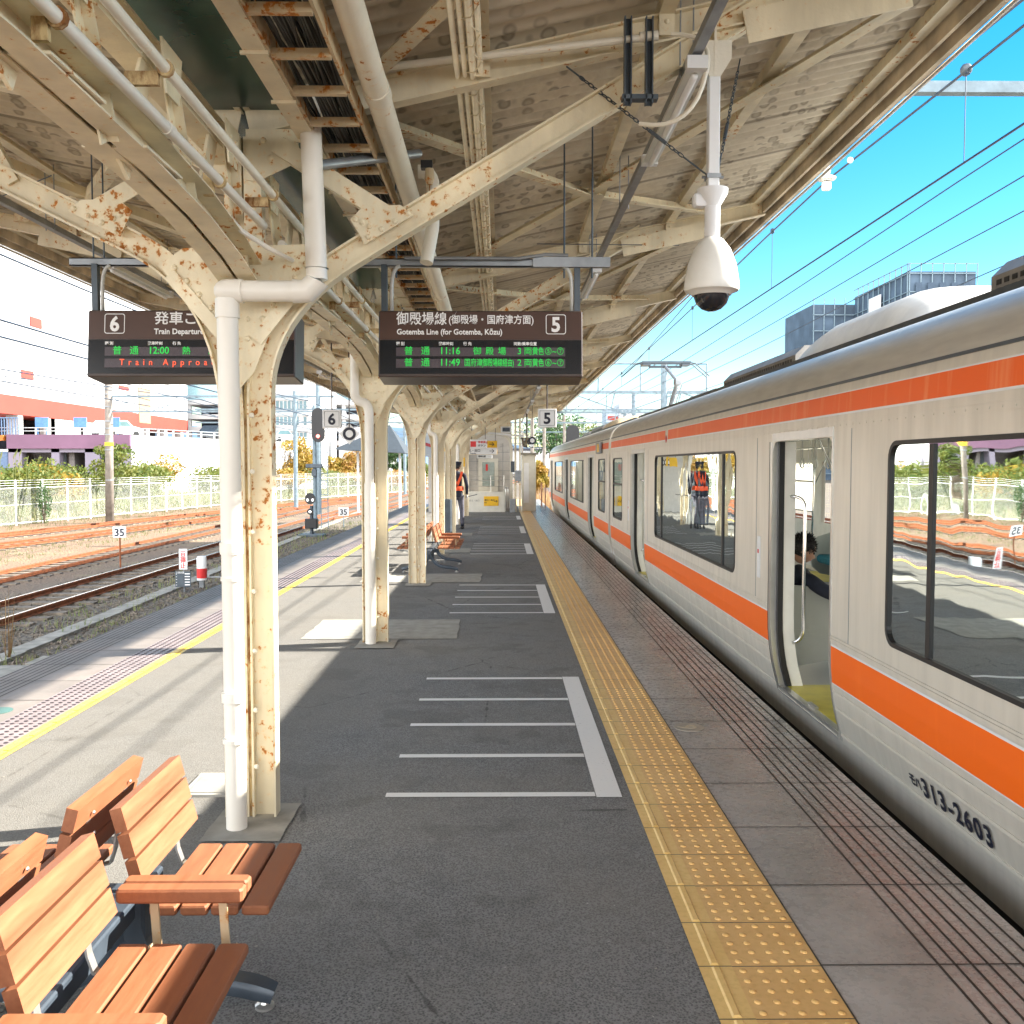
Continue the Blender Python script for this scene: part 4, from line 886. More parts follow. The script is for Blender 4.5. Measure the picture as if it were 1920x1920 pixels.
# ================================================================ BENCHES
def bench(loc_dy, lab):
    t = T('platform_bench', lab, 'bench', (-1.14, 2.5, 0), 'back to back slatted benches on the platform')
    XM = -1.14
    ys = [(2.62, 3.07), (1.968, 2.415), (1.315, 1.762)]
    for sgn in (1, -1):
        for (y0, y1) in ys:
            b = MB(); b.k = 0
            for i in range(4):
                xa = .140 + i * .087; x0, x1 = XM + sgn * xa, XM + sgn * (xa + .077); b.bbox(min(x0, x1), max(x0, x1), y0, y1, .392 + .004 * i * 0, .420, .005)
            t.part('seat', b, 'slat')
            b = MB(); ang = radians(15)
            for i in range(3):
                zc = .528 + i * .074; xc = .050 + .018 + (2 - i) * .020
                ux, uz = -sin(ang), cos(ang); h = .034; th = .017
                q = []
                for (s1, s2) in ((-1, -1), (1, -1), (1, 1), (-1, 1)): q.append((XM + sgn * (xc + ux * h * s1 * -1 * -1 + uz * th * s2), zc + uz * h * s1 + sin(ang) * th * s2 * 1))
                c_ = .004
                vs = [(a, y0 - .02, z) for a, z in q] + [(a, y1 + .01, z) for a, z in q]
                b.add(vs, [(3, 2, 1, 0), (4, 5, 6, 7), (0, 1, 5, 4), (1, 2, 6, 5), (2, 3, 7, 6), (3, 0, 4, 7)])
            t.part('backrest', b, 'slat')
            for yy in (y0 + .09, y1 - .09):
                b = MB(); x0 = XM + sgn * .055
                b.sweep([(XM + sgn * .050, yy, .70), (XM + sgn * .085, yy, .56), (XM + sgn * .10, yy, .44), (XM + sgn * .115, yy, .395), (XM + sgn * .16, yy, .384), (XM + sgn * .46, yy, .384)], [(-.003, -.014), (.003, -.014), (.003, .014), (-.003, .014)], (0, 1, 0))
                for z in (.66, .60): b.rivet((XM + sgn * .048, yy, z), .006, (-sgn, 0, 0))
                t.part('seat_bracket', b, 'alu')
        for ym in (2.49, 1.838):
            b = MB(); x0, x1 = XM + sgn * .12, XM + sgn * .455
            for (a0, a1) in ((-.050, -.004), (.002, .048)): b.bbox(min(x0, x1), max(x0, x1), ym + a0, ym + a1, .512, .550, .006)
            arm = t.part('armrest', b, 'slat')
            b = MB()
            for f in (.25, .80):
                xx = x0 + (x1 - x0) * f; b.sweep([(xx, ym, .512), (xx + sgn * .01, ym, .34)], [(-.011, -.004), (.011, -.004), (.011, .004), (-.011, .004)], (0, 1, 0))
            b.sweep([(x0 + (x1 - x0) * .2, ym, .37), (x0 + (x1 - x0) * .25, ym, .34), (x0 + (x1 - x0) * .85, ym, .34), (x0 + (x1 - x0) * .9, ym, .37)], [(-.004, -.02), (.004, -.02), (.004, .02), (-.004, .02)], (0, 1, 0))
            t.part('arm_bracket', b, 'ladder', parent=arm)
    b = MB(); b.bbox(XM - .035, XM + .035, 1.35, 3.03, .30, .365, .006); t.part('spine_beam', b, 'castiron')
    for yy in (2.83, 1.65):
        b = MB()
        for sgn in (1, -1):
            P = bez((XM + sgn * .01, yy, .34), (XM + sgn * .02, yy, .10), (XM + sgn * .26, yy, .085), 10) + bez((XM + sgn * .26, yy, .085), (XM + sgn * .36, yy, .078), (XM + sgn * .44, yy, .045), 6)[1:]
            b.sweep(P, [(-.026, -.032), (-.012, -.04), (.012, -.04), (.026, -.032), (.026, .032), (.012, .04), (-.012, .04), (-.026, .032)], (0, 1, 0), scale=[1.25] * 3 + [1] * 8 + [.95] * 4 + [.9, .8])
        b.box(XM - .34, XM + .34, yy - .022, yy + .022, .362, .384); b.bbox(XM - .06, XM + .06, yy - .04, yy + .04, .2, .375, .01)
        leg = t.part('leg_frame', b, 'castiron', smooth=2)
        b = MB()
        for sgn in (1, -1): b.tube([(XM + sgn * .41, yy, 0.004), (XM + sgn * .41, yy, .05)], .009, 8); b.lathe([(0, 0), (.030, 0), (.030, .008), (.016, .014), (.012, .026), (0, .026)], (XM + sgn * .41, yy, .002), 12)
        t.part('foot_bolt', b, 'alu', parent=leg)
    return t
bn = bench(0, 'orange brown slatted bench in the left foreground, seats set back to back')
dup(bn.e, (.03, 12.98, 0), 'orange brown slatted bench farther along, between the third and fourth columns')
# ================================================================ PEOPLE
def skinbody(joints, bones, root=0, sub=2, name='body'):
    me = bpy.data.meshes.new(name); bm = bmesh.new(); ly = bm.verts.layers.skin.verify(); vs = []
    for i, (p, r) in enumerate(joints):
        v = bm.verts.new(p); v[ly].radius = r if isinstance(r, tuple) else (r, r); v[ly].use_root = (i == root); vs.append(v)
    for a, c in bones: bm.edges.new((vs[a], vs[c]))
    bm.to_mesh(me); bm.free(); o = bpy.data.objects.new(name, me); COL.objects.link(o)
    m = o.modifiers.new('s', 'SKIN'); m.use_smooth_shade = True; m.branch_smoothing = .6; m2 = o.modifiers.new('d', 'SUBSURF'); m2.levels = sub; m2.render_levels = sub
    dg = bpy.context.evaluated_depsgraph_get(); res = bpy.data.meshes.new_from_object(o.evaluated_get(dg)); bpy.data.objects.remove(o)
    b = MB(); b.add([v.co[:] for v in res.vertices], [tuple(p.vertices) for p in res.polygons]); bpy.data.meshes.remove(res); return b
def head_mesh(c, r, fwd, mats=True):        # shaped head: skull, brow, nose, chin, ears
    f = Vector(fwd).normalized(); s_ = Vector((-f.y, f.x, 0)).normalized(); u = s_.cross(f) * -1
    u = f.cross(s_) if f.cross(s_).z > 0 else -f.cross(s_); b = MB(); n, m = 20, 16; vs = []; fs = []; c = Vector(c)
    for k in range(m + 1):
        ph = pi * k / m
        for i in range(n):
            a = 2 * pi * i / n; x, y, z = sin(ph) * cos(a), sin(ph) * sin(a), cos(ph)
            X_, Y_, Z_ = x * 1.0, y * .80, z * 1.22
            if z < 0: X_ = x * (1 - .18 * (-z)) + .10 * (-z) * (x > 0); Y_ = y * (1 - .38 * (-z))
            if x > .75 and abs(y) < .3: X_ += .25 * max(0, 1 - abs(z + .18) / .30) * (1 - abs(y) / .3)
            if x > .6 and abs(y) < .6 and abs(z - .12) < .14: X_ -= .06
            if x > .7 and abs(y) < .35 and abs(z + .50) < .08: X_ += .06
            if abs(y) > .85 and abs(z + .05) < .28 and abs(x) < .35: Y_ *= 1.14
            vs.append(c + f * X_ * r + s_ * Y_ * r + u * Z_ * r)
    for k in range(m):
        for i in range(n): j = (i + 1) % n; fs.append((k * n + i, (k + 1) * n + i, (k + 1) * n + j, k * n + j))
    b.add(vs, fs); return b
def eyes(c, r, fwd):
    f = Vector(fwd).normalized(); s_ = Vector((-f.y, f.x, 0)).normalized(); u = f.cross(s_); u = u if u.z > 0 else -u; b = MB()
    for sg in (-1, 1): b.ball(Vector(c) + f * r * .86 + s_ * r * .32 * sg + u * r * .10, r * .10, 8)
    return b
def mouth(c, r, fwd):
    f = Vector(fwd).normalized(); s_ = Vector((-f.y, f.x, 0)).normalized(); u = f.cross(s_); u = u if u.z > 0 else -u; c = Vector(c)
    b = MB(); b.tube([c + f * r * .86 - u * r * .55 - s_ * r * .22, c + f * r * .93 - u * r * .53, c + f * r * .86 - u * r * .55 + s_ * r * .22], r * .05, 6); return b
def hairmesh(c, r, fwd, n=900, low=-.2, seed=3, cap=False):
    f = Vector(fwd).normalized(); s_ = Vector((-f.y, f.x, 0)).normalized(); u = f.cross(s_); u = u if u.z > 0 else -u; b = MB(); c = Vector(c)
    k = MB(); rnd = random.Random(seed)
    b2 = MB(); b2.ball((0, 0, 0), 1, 18)
    for fc in b2.f:
        ce = sum((Vector(b2.v[i]) for i in fc), Vector()) / len(fc)
        if ce.z > low + .45 * max(0, ce.x) + (.25 if ce.x > .5 else 0):
            b.add([c + f * v[0] * r * 1.08 + s_ * v[1] * r * .90 + u * v[2] * r * 1.32 for v in (b2.v[i] for i in fc)], [tuple(range(len(fc)))])
    for i in range(n):
        d = Vector((rnd.gauss(0, 1), rnd.gauss(0, 1), rnd.gauss(.5, .8))).normalized()
        if d.z < low + .5 * max(0, d.x): continue
        p = c + f * d.x * r * 1.06 + s_ * d.y * r * .88 + u * d.z * r * 1.30; o_ = (p - c).normalized(); t_ = Vector((rnd.gauss(0, 1), rnd.gauss(0, 1), rnd.gauss(-.5, 1))).normalized(); q = p + o_ * r * .14 + t_ * r * .22
        sd_ = o_.cross(t_).normalized() * r * .05; b.add([p - sd_, p + sd_, q], [(0, 1, 2)])
    return b
def hand(t, wrist, d, palm_n, size=.095, curl=.5, mat='skin', right=True, parent=None):
    d = Vector(d).normalized(); nrm = Vector(palm_n).normalized(); s_ = d.cross(nrm).normalized() * (1 if right else -1); w_ = Vector(wrist)
    j = [(w_, (.024, .018)), (w_ + d * size * .55, (.036, .014)), (w_ + d * size * .95, (.034, .012))]; bo = [(0, 1), (1, 2)]
    for i, L in enumerate((.42, .48, .45, .36)):
        k = len(j); base = w_ + d * size * .93 + s_ * size * (.33 - .22 * i); L *= size * 1.75
        p1 = base + (d * cos(curl * .5) + nrm * sin(curl * .5)) * L * .45; p2 = p1 + (d * cos(curl * 1.4) + nrm * sin(curl * 1.4)) * L * .32; p3 = p2 + (d * cos(curl * 2.1) + nrm * sin(curl * 2.1)) * L * .23
        j += [(base, .0088), (p1, .0082), (p2, .0076), (p3, .0062)]; bo += [(2, k), (k, k + 1), (k + 1, k + 2), (k + 2, k + 3)]
    k = len(j); q = w_ + d * size * .35 + s_ * size * .30; q1 = q + (d * .6 + s_ * .7 + nrm * .35).normalized() * size * .40; q2 = q1 + (d * .85 + s_ * .25 + nrm * .4).normalized() * size * .33
    j += [(q, .011), (q1, .0098), (q2, .0078)]; bo += [(1, k), (k, k + 1), (k + 1, k + 2)]
    t.part('hand', skinbody(j, bo, 1, 2, 'hand'), mat, smooth=True, parent=parent)
# staff member: seen from behind, standing, facing along the platform and slightly to the right
sx, sy = -1.155, 24.6
t = T('person', 'station worker in dark uniform and orange safety vest standing beside the sixth column', 'person', (sx, sy, 0))
J = [((sx, sy, .95), (.155, .115)), ((sx, sy, 1.12), (.140, .105)), ((sx, sy, 1.32), (.175, .115)), ((sx, sy + .01, 1.44), (.13, .085)), ((sx, sy + .02, 1.52), .052),
     ((sx - .19, sy, 1.42), .062), ((sx - .25, sy, 1.14), .048), ((sx - .22, sy + .12, .93), .036),
     ((sx + .19, sy, 1.42), .062), ((sx + .26, sy - .02, 1.14), .050), ((sx + .25, sy + .10, .90), .037),
     ((sx - .09, sy, .86), .095), ((sx - .10, sy, .50), .064), ((sx - .10, sy - .01, .10), .047),
     ((sx + .09, sy, .86), .095), ((sx + .12, sy, .50), .064), ((sx + .13, sy - .01, .10), .047), ((sx - .10, sy + .15, .05), .04), ((sx + .14, sy + .15, .05), .04)]
Bn = [(0, 1), (1, 2), (2, 3), (3, 4), (3, 5), (5, 6), (6, 7), (3, 8), (8, 9), (9, 10), (0, 11), (11, 12), (12, 13), (0, 14), (14, 15), (15, 16), (13, 17), (16, 18)]
t.part('body', skinbody(J, Bn, 0), 'navy', smooth=True)
b = skinbody([((sx, sy, .93), (.165, .122)), ((sx - .09, sy, .84), .102), ((sx - .10, sy, .50), .070), ((sx - .10, sy - .01, .10), .055), ((sx + .09, sy, .84), .102), ((sx + .12, sy, .50), .070), ((sx + .13, sy - .01, .10), .055)], [(0, 1), (1, 2), (2, 3), (0, 4), (4, 5), (5, 6)], 0)
t.part('trousers', b, 'greyc', smooth=True)
b = MB()
for sg in (-1, 1): b.sweep([(sx + sg * .13, sy - .10, 1.50), (sx + sg * .10, sy - .135, 1.36), (sx + sg * .02, sy - .130, 1.18), (sx - sg * .02, sy - .13, 1.06)], [(-.032, -.006), (.032, -.006), (.032, .006), (-.032, .006)], (0, 1, 0))
for z, r_ in ((1.06, .168),): 
    b.lathe([(r_, -.055), (r_ + .006, 0), (r_, .055)], (0, 0, 0), 28); n_ = 84
    b.v = b.v[:-n_] + [(sx + v[0], sy + v[1] * .80, z + v[2]) for v in b.v[-n_:]]
t.part('safety_vest', b, 'orange')
t.part('head', head_mesh((sx, sy + .02, 1.625), .093, (.25, 1, 0)), 'skin', smooth=True); t.part('eyes', eyes((sx, sy + .02, 1.625), .093, (.25, 1, 0)), 'hair'); t.part('hair', hairmesh((sx, sy + .01, 1.635), .093, (.25, 1, 0), 200, -.35), 'hair')
b = MB(); b.lathe([(.100, 0), (.106, .03), (.124, .07), (.118, .085), (0, .095)], (sx, sy + .01, 1.67), 24); b.add([(sx - .07, sy + .10, 1.675), (sx + .08, sy + .10, 1.675), (sx + .07, sy + .17, 1.655), (sx - .04, sy + .17, 1.655)], [(0, 1, 2, 3), (3, 2, 1, 0)]); t.part('cap', b, 'navy', smooth=2)
hand(t, (sx + .25, sy + .12, .88), (.1, .35, -1), (-1, .2, 0), .085, .7, 'white', True); hand(t, (sx - .22, sy + .14, .91), (.2, .5, -.8), (1, .2, 0), .085, .7, 'white', False)
b = MB()
for sg in (-.10, .13): b.bbox(sx + sg - .045, sx + sg + .045, sy - .07, sy + .20, 0, .075, .02)
t.part('shoes', b, 'black')
b = MB(); b.tube([(sx + .22, sy + .14, .83), (sx + .52, sy + .16, .90)], .010, 8); single('signal_flag', b, 'dgrey', 'thin furled flag stick held by the station worker', 'flag', loc=(sx + .25, sy + .1, .85))
# ================================================================ TRAIN
TC = 3.47
PRO = [(-.20, 2.104), (-.12, 2.100), (-.03, 2.090), (.03, 2.076), (.10, 2.058), (.18, 2.037), (.26, 2.023), (.345, 2.012), (.45, 2.003), (.577, 2.0), (.70, 2.0), (1.84, 2.0), (1.90, 2.0), (1.978, 2.001), (2.092, 2.006), (2.16, 2.016)]
ROOF = [(2.16, 2.016), (2.22, 2.030), (2.29, 2.065), (2.36, 2.13), (2.42, 2.22), (2.47, 2.34), (2.52, 2.50), (2.57, 2.72), (2.61, 3.0), (2.635, 3.25), (2.64, 3.47)]
def xs(z):
    for (z0, x0), (z1, x1) in zip(PRO, PRO[1:]):
        if z0 <= z <= z1: return x0 + (x1 - x0) * (z - z0) / (z1 - z0)
    return PRO[0][1] if z < PRO[0][0] else PRO[-1][1]
def mirror(b): b.v = [(2 * TC - v[0], v[1], v[2]) for v in b.v]; b.f = [tuple(reversed(f)) for f in b.f]; return b
def rrect(y0, y1, z0, z1, r, n=6):
    pts = []
    for (cy_, cz, a0) in ((y1 - r, z1 - r, 0), (y0 + r, z1 - r, 90), (y0 + r, z0 + r, 180), (y1 - r, z0 + r, 270)):
        for i in range(n + 1): a = radians(a0 + 90 * i / n); pts.append((cy_ + r * cos(a), cz + r * sin(a)))
    return pts
def holepanel(b, x, Y0, Y1, Z0, Z1, hole, n=6):
    # rectangle with a rounded hole; corners of the rectangle matched to the four arcs
    m = n + 1; cs = [(Y1, Z1), (Y0, Z1), (Y0, Z0), (Y1, Z0)]; base = len(b.v)
    vs = [(x, y, z) for y, z in hole] + [(x, y, z) for y, z in cs]; o = len(hole); fs = []
    for q in range(4):
        for i in range(n): fs.append((o + q, q * m + i + 1, q * m + i))
        fs.append((o + q, o + (q + 1) % 4, ((q + 1) * m) % (4 * m), q * m + n))
    b.add(vs, fs)
def car(y0, y1, doors, wins, lab, near=True, pano=None, cab=None, upgap=None, fwins=None):
    fwins = fwins or wins
    t = T('train_car', lab, 'train', (TC, (y0 + y1) / 2, -.95), 'cars of the silver and orange train')
    # ---- side shell, platform side
    b = MB(); ys = sorted({y0, y1} | {v for d in doors for v in d} | {v for w_ in wins for v in (w_[0] - .05, w_[1] + .05)})
    zs = [p[0] for p in PRO]
    for a, c in zip(ys, ys[1:]):
        m = (a + c) / 2; dr = any(d[0] < m < d[1] for d in doors); wi = any(w_[0] - .05 < m < w_[1] + .05 for w_ in wins)
        for z0, z1 in zip(zs, zs[1:]):
            if dr and .03 <= z0 < 1.84: continue
            if wi and .70 <= z0 < 1.84: continue
            b.add([(xs(z0), a, z0), (xs(z0), c, z0), (xs(z1), c, z1), (xs(z1), a, z1)], [(3, 2, 1, 0)])
    holes = []
    for w_ in wins:
        h = rrect(w_[0], w_[1], .762, 1.772, .075); holes.append(h); holepanel(b, 2.0, w_[0] - .05, w_[1] + .05, .70, 1.84, h)
    for d in doors:        # rounded upper door corners
        r = .10
        for yy, sg in ((d[0], 1), (d[1], -1)):
            pts = [(2.0, yy, 1.84)] + [(2.0, yy + sg * (r - r * cos(i * pi / 12)), 1.84 - r + r * sin(i * pi / 12)) for i in range(7)]
            b.add(pts, [tuple(range(8))])
    shell = t.part('side_panel', b, 'stain', smooth=2)
    for d in doors:
        far, nr = d[1], d[0]; zz = [-.0, .03, .10, .18, .26, .345, .45, .577, .70, 1.0, 1.3, 1.6, 1.84]
        b = MB()
        def strip(bb, y, dx0, dx1, ya, yb, z1_=1.84):
            P = [(xs(z) , y, z) for z in zz if z <= z1_]
            bb.sweep([(p[0] + (dx0 + dx1) / 2, (ya + yb) / 2, p[2]) for p in P], [(-(dx1 - dx0) / 2, -(yb - ya) / 2), ((dx1 - dx0) / 2, -(yb - ya) / 2), ((dx1 - dx0) / 2, (yb - ya) / 2), (-(dx1 - dx0) / 2, (yb - ya) / 2)], (0, 1, 0))
        strip(b, far, -.006, .035, far - .004, far + .055); strip(b, nr, -.006, .10, nr - .012, nr + .012)
        b.box(1.994, 2.09, nr, far, 1.842, 1.90); 
        fr = t.part('door_frame', b, 'alu', smooth=2)
        b = MB(); strip(b, far, .035, .075, far - .045, far + .05); strip(b, far, -.008, .01, far + .055, far + .062); t.part('door_rubber', b, 'rubber', parent=fr)
        b = MB(); strip(b, far, .078, .16, far - .035, far + .06); 
        for z in (.2, .45, .7, .95, 1.2, 1.45, 1.7): b.rivet((xs(z) + .12, far - .036, z), .005, (0, -1, 0))
        t.part('door_leaf', b, 'lining')
        b = MB(); b.box(2.060, 2.20, nr, far, -.005, .032); b.box(2.052, 2.062, nr + .02, far - .02, .0, .012); b.box(2.060, 2.075, nr, far, .032, .038); b.box(2.10, 2.125, nr + .55, nr + .70, .032, .05); t.part('door_sill', b, 'alu')
        b = MB(); b.box(1.992, 2.0, far + .30, far + .37, .80, 1.12); p = t.part('door_switch', b, 'white') if near else None
        if p:
            b = MB(); b.box(1.989, 1.992, far + .32, far + .35, .99, 1.02); t.part('switch_lamp', b, 'redp', parent=p)
    for w_, h in zip(wins, holes):
        big = w_[1] - w_[0] > 2
        o = rrect(w_[0] - .022, w_[1] + .022, .740, 1.794, .095); b = MB(); n_ = len(h)
        b.add([(1.994, y, z) for y, z in o] + [(1.994, y, z) for y, z in h] + [(2.03, y, z) for y, z in h] + [(2.001, y, z) for y, z in o],
              [(k, (k + 1) % n_, n_ + (k + 1) % n_, n_ + k) for k in range(n_)] + [(n_ + k, n_ + (k + 1) % n_, 2 * n_ + (k + 1) % n_, 2 * n_ + k) for k in range(n_)] + [(3 * n_ + k, 3 * n_ + (k + 1) % n_, (k + 1) % n_, k) for k in range(n_)])
        if big:
            for ym in (w_[0] + .46, w_[1] - .46): b.box(1.998, 2.03, ym - .022, ym + .022, .765, 1.77)
        else: b.box(1.998, 2.02, w_[0], w_[1], 1.33, 1.36)
        fr = t.part('window_frame', b, 'rubber')
        b = MB(); b.add([(2.008, y, z) for y, z in h], [tuple(range(n_))]); t.part('pane', b, 'glass', parent=fr)
    # ---- roof
    b = MB(); full = ROOF + [(z, 2 * TC - x) for z, x in reversed(ROOF[:-1])]; vs = []; fs = []
    yy = [y0 + (y1 - y0) * i / 6 for i in range(7)]
    for y in yy: vs += [(x, y, z) for z, x in full]
    m = len(full)
    for i in range(6):
        for j in range(m - 1): fs.append((i * m + j, (i + 1) * m + j, (i + 1) * m + j + 1, i * m + j + 1))
    b.add(vs, fs); t.part('roof', b, 'troof', smooth=True)
    b = MB(); b.box(2.52, 2.56, y0 + .2, y1 - .2, 2.53, 2.565); b.box(2.006, 2.018, y0, y1, 2.150, 2.165); t.part('roof_gutter', b, 'dgrey')
    # ---- stripes
    def stripe(z0, z1, off, cut, name, mat, gap=()):
        b = MB(); zz = sorted({z0, z1} | {p[0] for p in PRO if z0 < p[0] < z1}); segs = [(y0 + .05, y1 - .05)]
        for d in cut:
            ns = []
            for a, c in segs:
                if d[1] <= a or d[0] >= c: ns.append((a, c))
                else:
                    if d[0] > a: ns.append((a, d[0]))
                    if d[1] < c: ns.append((d[1], c))
            segs = ns
        for a, c in segs:
            for q0, q1 in zip(zz, zz[1:]):
                b.add([(xs(q0) - off, a, q0), (xs(q0) - off, c, q0), (xs(q1) - off, c, q1), (xs(q1) - off, a, q1)], [(3, 2, 1, 0)])
        t.part(name, b, mat)
    dc = [(d[0] - .02, d[1] + .07) for d in doors]; gp = [upgap] if upgap else []
    stripe(1.978, 2.092, .003, gp, 'upper_stripe', 'bandu'); stripe(1.966, 1.978, .003, gp, 'stripe_edge', 'white'); stripe(2.092, 2.100, .003, gp, 'stripe_edge', 'white')
    stripe(.352, .577, .003, dc, 'lower_stripe', 'bando'); stripe(.345, .352, .004, dc, 'stripe_edge', 'white'); stripe(.577, .590, .004, dc, 'stripe_edge', 'white')
    b = MB()                                                    # pressed beads
    segs = []; a = y0 + .03
    for d in sorted(dc): segs.append((a, d[0])); a = d[1]
    segs.append((a, y1 - .03))
    for a, c in segs:
        for z in (.30, .195, .030, .615, .632):
            b.sweep([(xs(z) - .001, a, z), (xs(z) - .001, c, z)], [(-.006, -.0075), (.006, -.004), (.006, .004), (-.006, .0075)], (0, 0, 1))
    b.box(1.997, 2.0, y0, y1, 1.925, 1.930); b.box(1.998, 2.001, y0, y1, 1.888, 1.891)
    y = y0 + .1
    while y < y1: b.rivet((2.0, y, 1.905), .005, (-1, 0, 0)) if near else None; y += .10
    t.part('pressed_bead', b, 'stain')
    for yy in [v for d in doors for v in (d[0] - .30, d[1] + .42)] + [y0 + .35, y1 - .356]:
        b = MB(); b.box(1.9975, 1.9995, yy, yy + .006, .64, 1.88); t.part('panel_seam', b, 'galv')
    # ---- far side, ends, interior
    b = MB(); fw = [(a, c) for a, c in [(w_[0], w_[1]) for w_ in fwins]] + [(d[0] + .08 + k * .60, d[0] + .08 + k * .60 + .5) for d in doors for k in (0, 1)]
    ys2 = sorted({y0, y1} | {v for w_ in fw for v in w_})
    for a, c in zip(ys2, ys2[1:]):
        mm = (a + c) / 2; wi = any(w_[0] < mm < w_[1] for w_ in fw)
        for z0, z1 in zip(zs, zs[1:]):
            if wi and .70 <= z0 < 1.84: 
                continue
            b.add([(xs(z0), a, z0), (xs(z0), c, z0), (xs(z1), c, z1), (xs(z1), a, z1)], [(3, 2, 1, 0)])
        if wi: b.add([(2.0, a, 1.72), (2.0, c, 1.72), (2.0, c, 1.84), (2.0, a, 1.84)], [(0, 1, 2, 3)])
    t.part('side_panel', mirror(b), 'stain')
    b = MB(); X1 = 2 * TC - 2.06
    for a, c in zip(ys2, ys2[1:]):
        mm = (a + c) / 2; wi = any(w_[0] < mm < w_[1] for w_ in fw)
        for (z0, z1) in (((.03, .80), (1.72, 2.2)) if wi else ((.03, 2.2),)): b.add([(X1, a, z0), (X1, c, z0), (X1, c, z1), (X1, a, z1)], [(0, 1, 2, 3)])
    a = y0
    ysn = sorted({y0, y1} | {v for d in doors for v in d} | {v for w_ in wins for v in w_[:2]})
    for a, c in zip(ysn, ysn[1:]):
        mm = (a + c) / 2
        if any(d[0] < mm < d[1] for d in doors): rng = ((1.86, 2.2),)
        elif any(w_[0] < mm < w_[1] for w_ in wins): rng = ((.03, .76), (1.775, 2.2))
        else: rng = ((.03, 2.2),)
        for z0, z1 in rng: b.box(2.105 if z0 < .3 else 2.05, 2.11, a, c, z0, z1)
    b.add([(2.05, y0, 2.2), (X1, y0, 2.2), (X1, y1, 2.2), (2.05, y1, 2.2)], [(0, 1, 2, 3)])
    b.box(2.05, X1, y0 + .02, y0 + .05, .03, 2.2); b.box(2.05, X1, y1 - .05, y1 - .02, .03, 2.2)
    b.box(2.6, 2.95, y0 + .1, y1 - .1, 2.10, 2.2); b.box(4.0, 4.35, y0 + .1, y1 - .1, 2.10, 2.2)
    t.part('interior_lining', b, 'lining')
    b = MB(); b.box(2.12, X1, y0 + .05, y1 - .05, -.05, .03); b.k = 1
    for d in doors: b.box(2.12, 2.62, d[0], d[1], .03, .034); b.box(4.3, X1, d[0], d[1], .03, .034)
    t.part('floor', b, ['floor', 'floory'])
    for w_ in fwins:
        if w_[1] - w_[0] > 1:
            b = MB(); b.add([(X1 + .01, w_[0], .95), (X1 + .01, w_[1], .95), (X1 + .01, w_[1], 1.84), (X1 + .01, w_[0], 1.84)], [(0, 1, 2, 3)]); t.part('window_shade', b, 'shade')
            b = MB(); b.box(X1 - .01, X1 + .02, w_[0], w_[1], 1.40, 1.43); b.box(X1 - .015, X1 + .02, w_[0], w_[1], .93, .955); t.part('shade_bar', b, 'alu')
    if near:
        for w_ in wins:
            if w_[1] - w_[0] < 2: continue
            s0, s1 = w_[0] - .85, w_[1] + .72
            for side in (0, 1):
                b = MB(); b.bbox(2.13, 2.58, s0, s1, .33, .44, .03); b.bbox(2.12, 2.23, s0, s1, .44, .86, .03); n_sc = t.part('bench_seat', mirror(b) if side else b, 'seatb')
                for yp in (s0 - .035, s1):
                    P = [(2.11, .14), (2.30, .13), (2.52, .17), (2.63, .26), (2.66, .40), (2.64, .58), (2.56, .68), (2.40, .735), (2.24, .75), (2.11, .75)]
                    b = MB(); b.prism([(x, yp, z) for x, z in P], (0, .035, 0))
                    for z in (.34, .37, .40): b.box(2.14, 2.60, yp - .003, yp, z, z + .008)
                    t.part('seat_partition', mirror(b) if side else b, 'partition')
                    b = MB(); b.tube([(2.62, yp, .55), (2.66, yp - .04, .75), (2.62, yp, 1.5), (2.70, yp, 2.2)], .014, 10); b.tube([(2.64, yp, 1.35), (2.40, yp, 1.9), (2.35, yp, 2.2)], .010, 8)
                    t.part('grab_pole', mirror(b) if side else b, 'chrome', smooth=True)
        for x in (2.72, 4.22):
            b = MB(); b.tube([(x, y0 + .5, 1.90), (x, y1 - .5, 1.90)], .012, 8)
            rg = t.part('strap_rail', b, 'chrome', smooth=True); b = MB(); y = y0 + .8
            while y < y1 - .6:
                b.box(x - .003, x + .003, y - .012, y + .012, 1.73, 1.90); n_ = 14; b.tube([(x, y + .045 * cos(2 * pi * i / n_), 1.685 + .045 * sin(2 * pi * i / n_)) for i in range(n_ + 1)], .007, 6, False); y += .34
            o = t.part('strap_handle', b, 'white', parent=rg, smooth=True); o['kind'] = 'stuff'
        for d in doors:
            b = MB(); f = d[1]; b.tube([(2.13, f - .03, 1.44)] + bez((2.15, f - .06, 1.44), (2.21, f - .09, 1.43), (2.21, f - .10, 1.36), 5) + bez((2.21, f - .10, .46), (2.21, f - .09, .38), (2.15, f - .05, .36), 5), .013, 10)
            t.part('door_handrail', b, 'chrome', smooth=True)
        # white advertising cards below the ceiling
        b = MB()
        for d in doors: b.box(2.9, 3.4, d[1] + .5, d[1] + .505, 1.95, 2.15); b.box(3.5, 4.0, d[1] + .5, d[1] + .505, 1.95, 2.15)
        t.part('hanging_notice', b, 'letter')
    b = MB(); b.box(2.28, 2 * TC - 2.28, y0 + .1, y1 - .1, -.55, -.06); b.box(2.16, 2.20, y0 + .1, y1 - .1, -.35, -.20)
    for yb in (y0 + 2.6, y1 - 2.6):
        for dy in (-1.05, 1.05):
            for sx_ in (TC - .56, TC + .56): b.tube([(sx_ - .06, yb + dy, -.53), (sx_ + .06, yb + dy, -.53)], .42, 20)
    t.part('underframe', b, 'skirt')
    b = MB()
    for ye in (y0, y1): b.add([(x, ye, z) for z, x in PRO + ROOF[1:]] + [(2 * TC - x, ye, z) for z, x in reversed(PRO + ROOF[1:-1])], [tuple(range(2 * len(PRO + ROOF[1:]) - 1))])
    t.part('end_wall', b, 'stain')
    return t
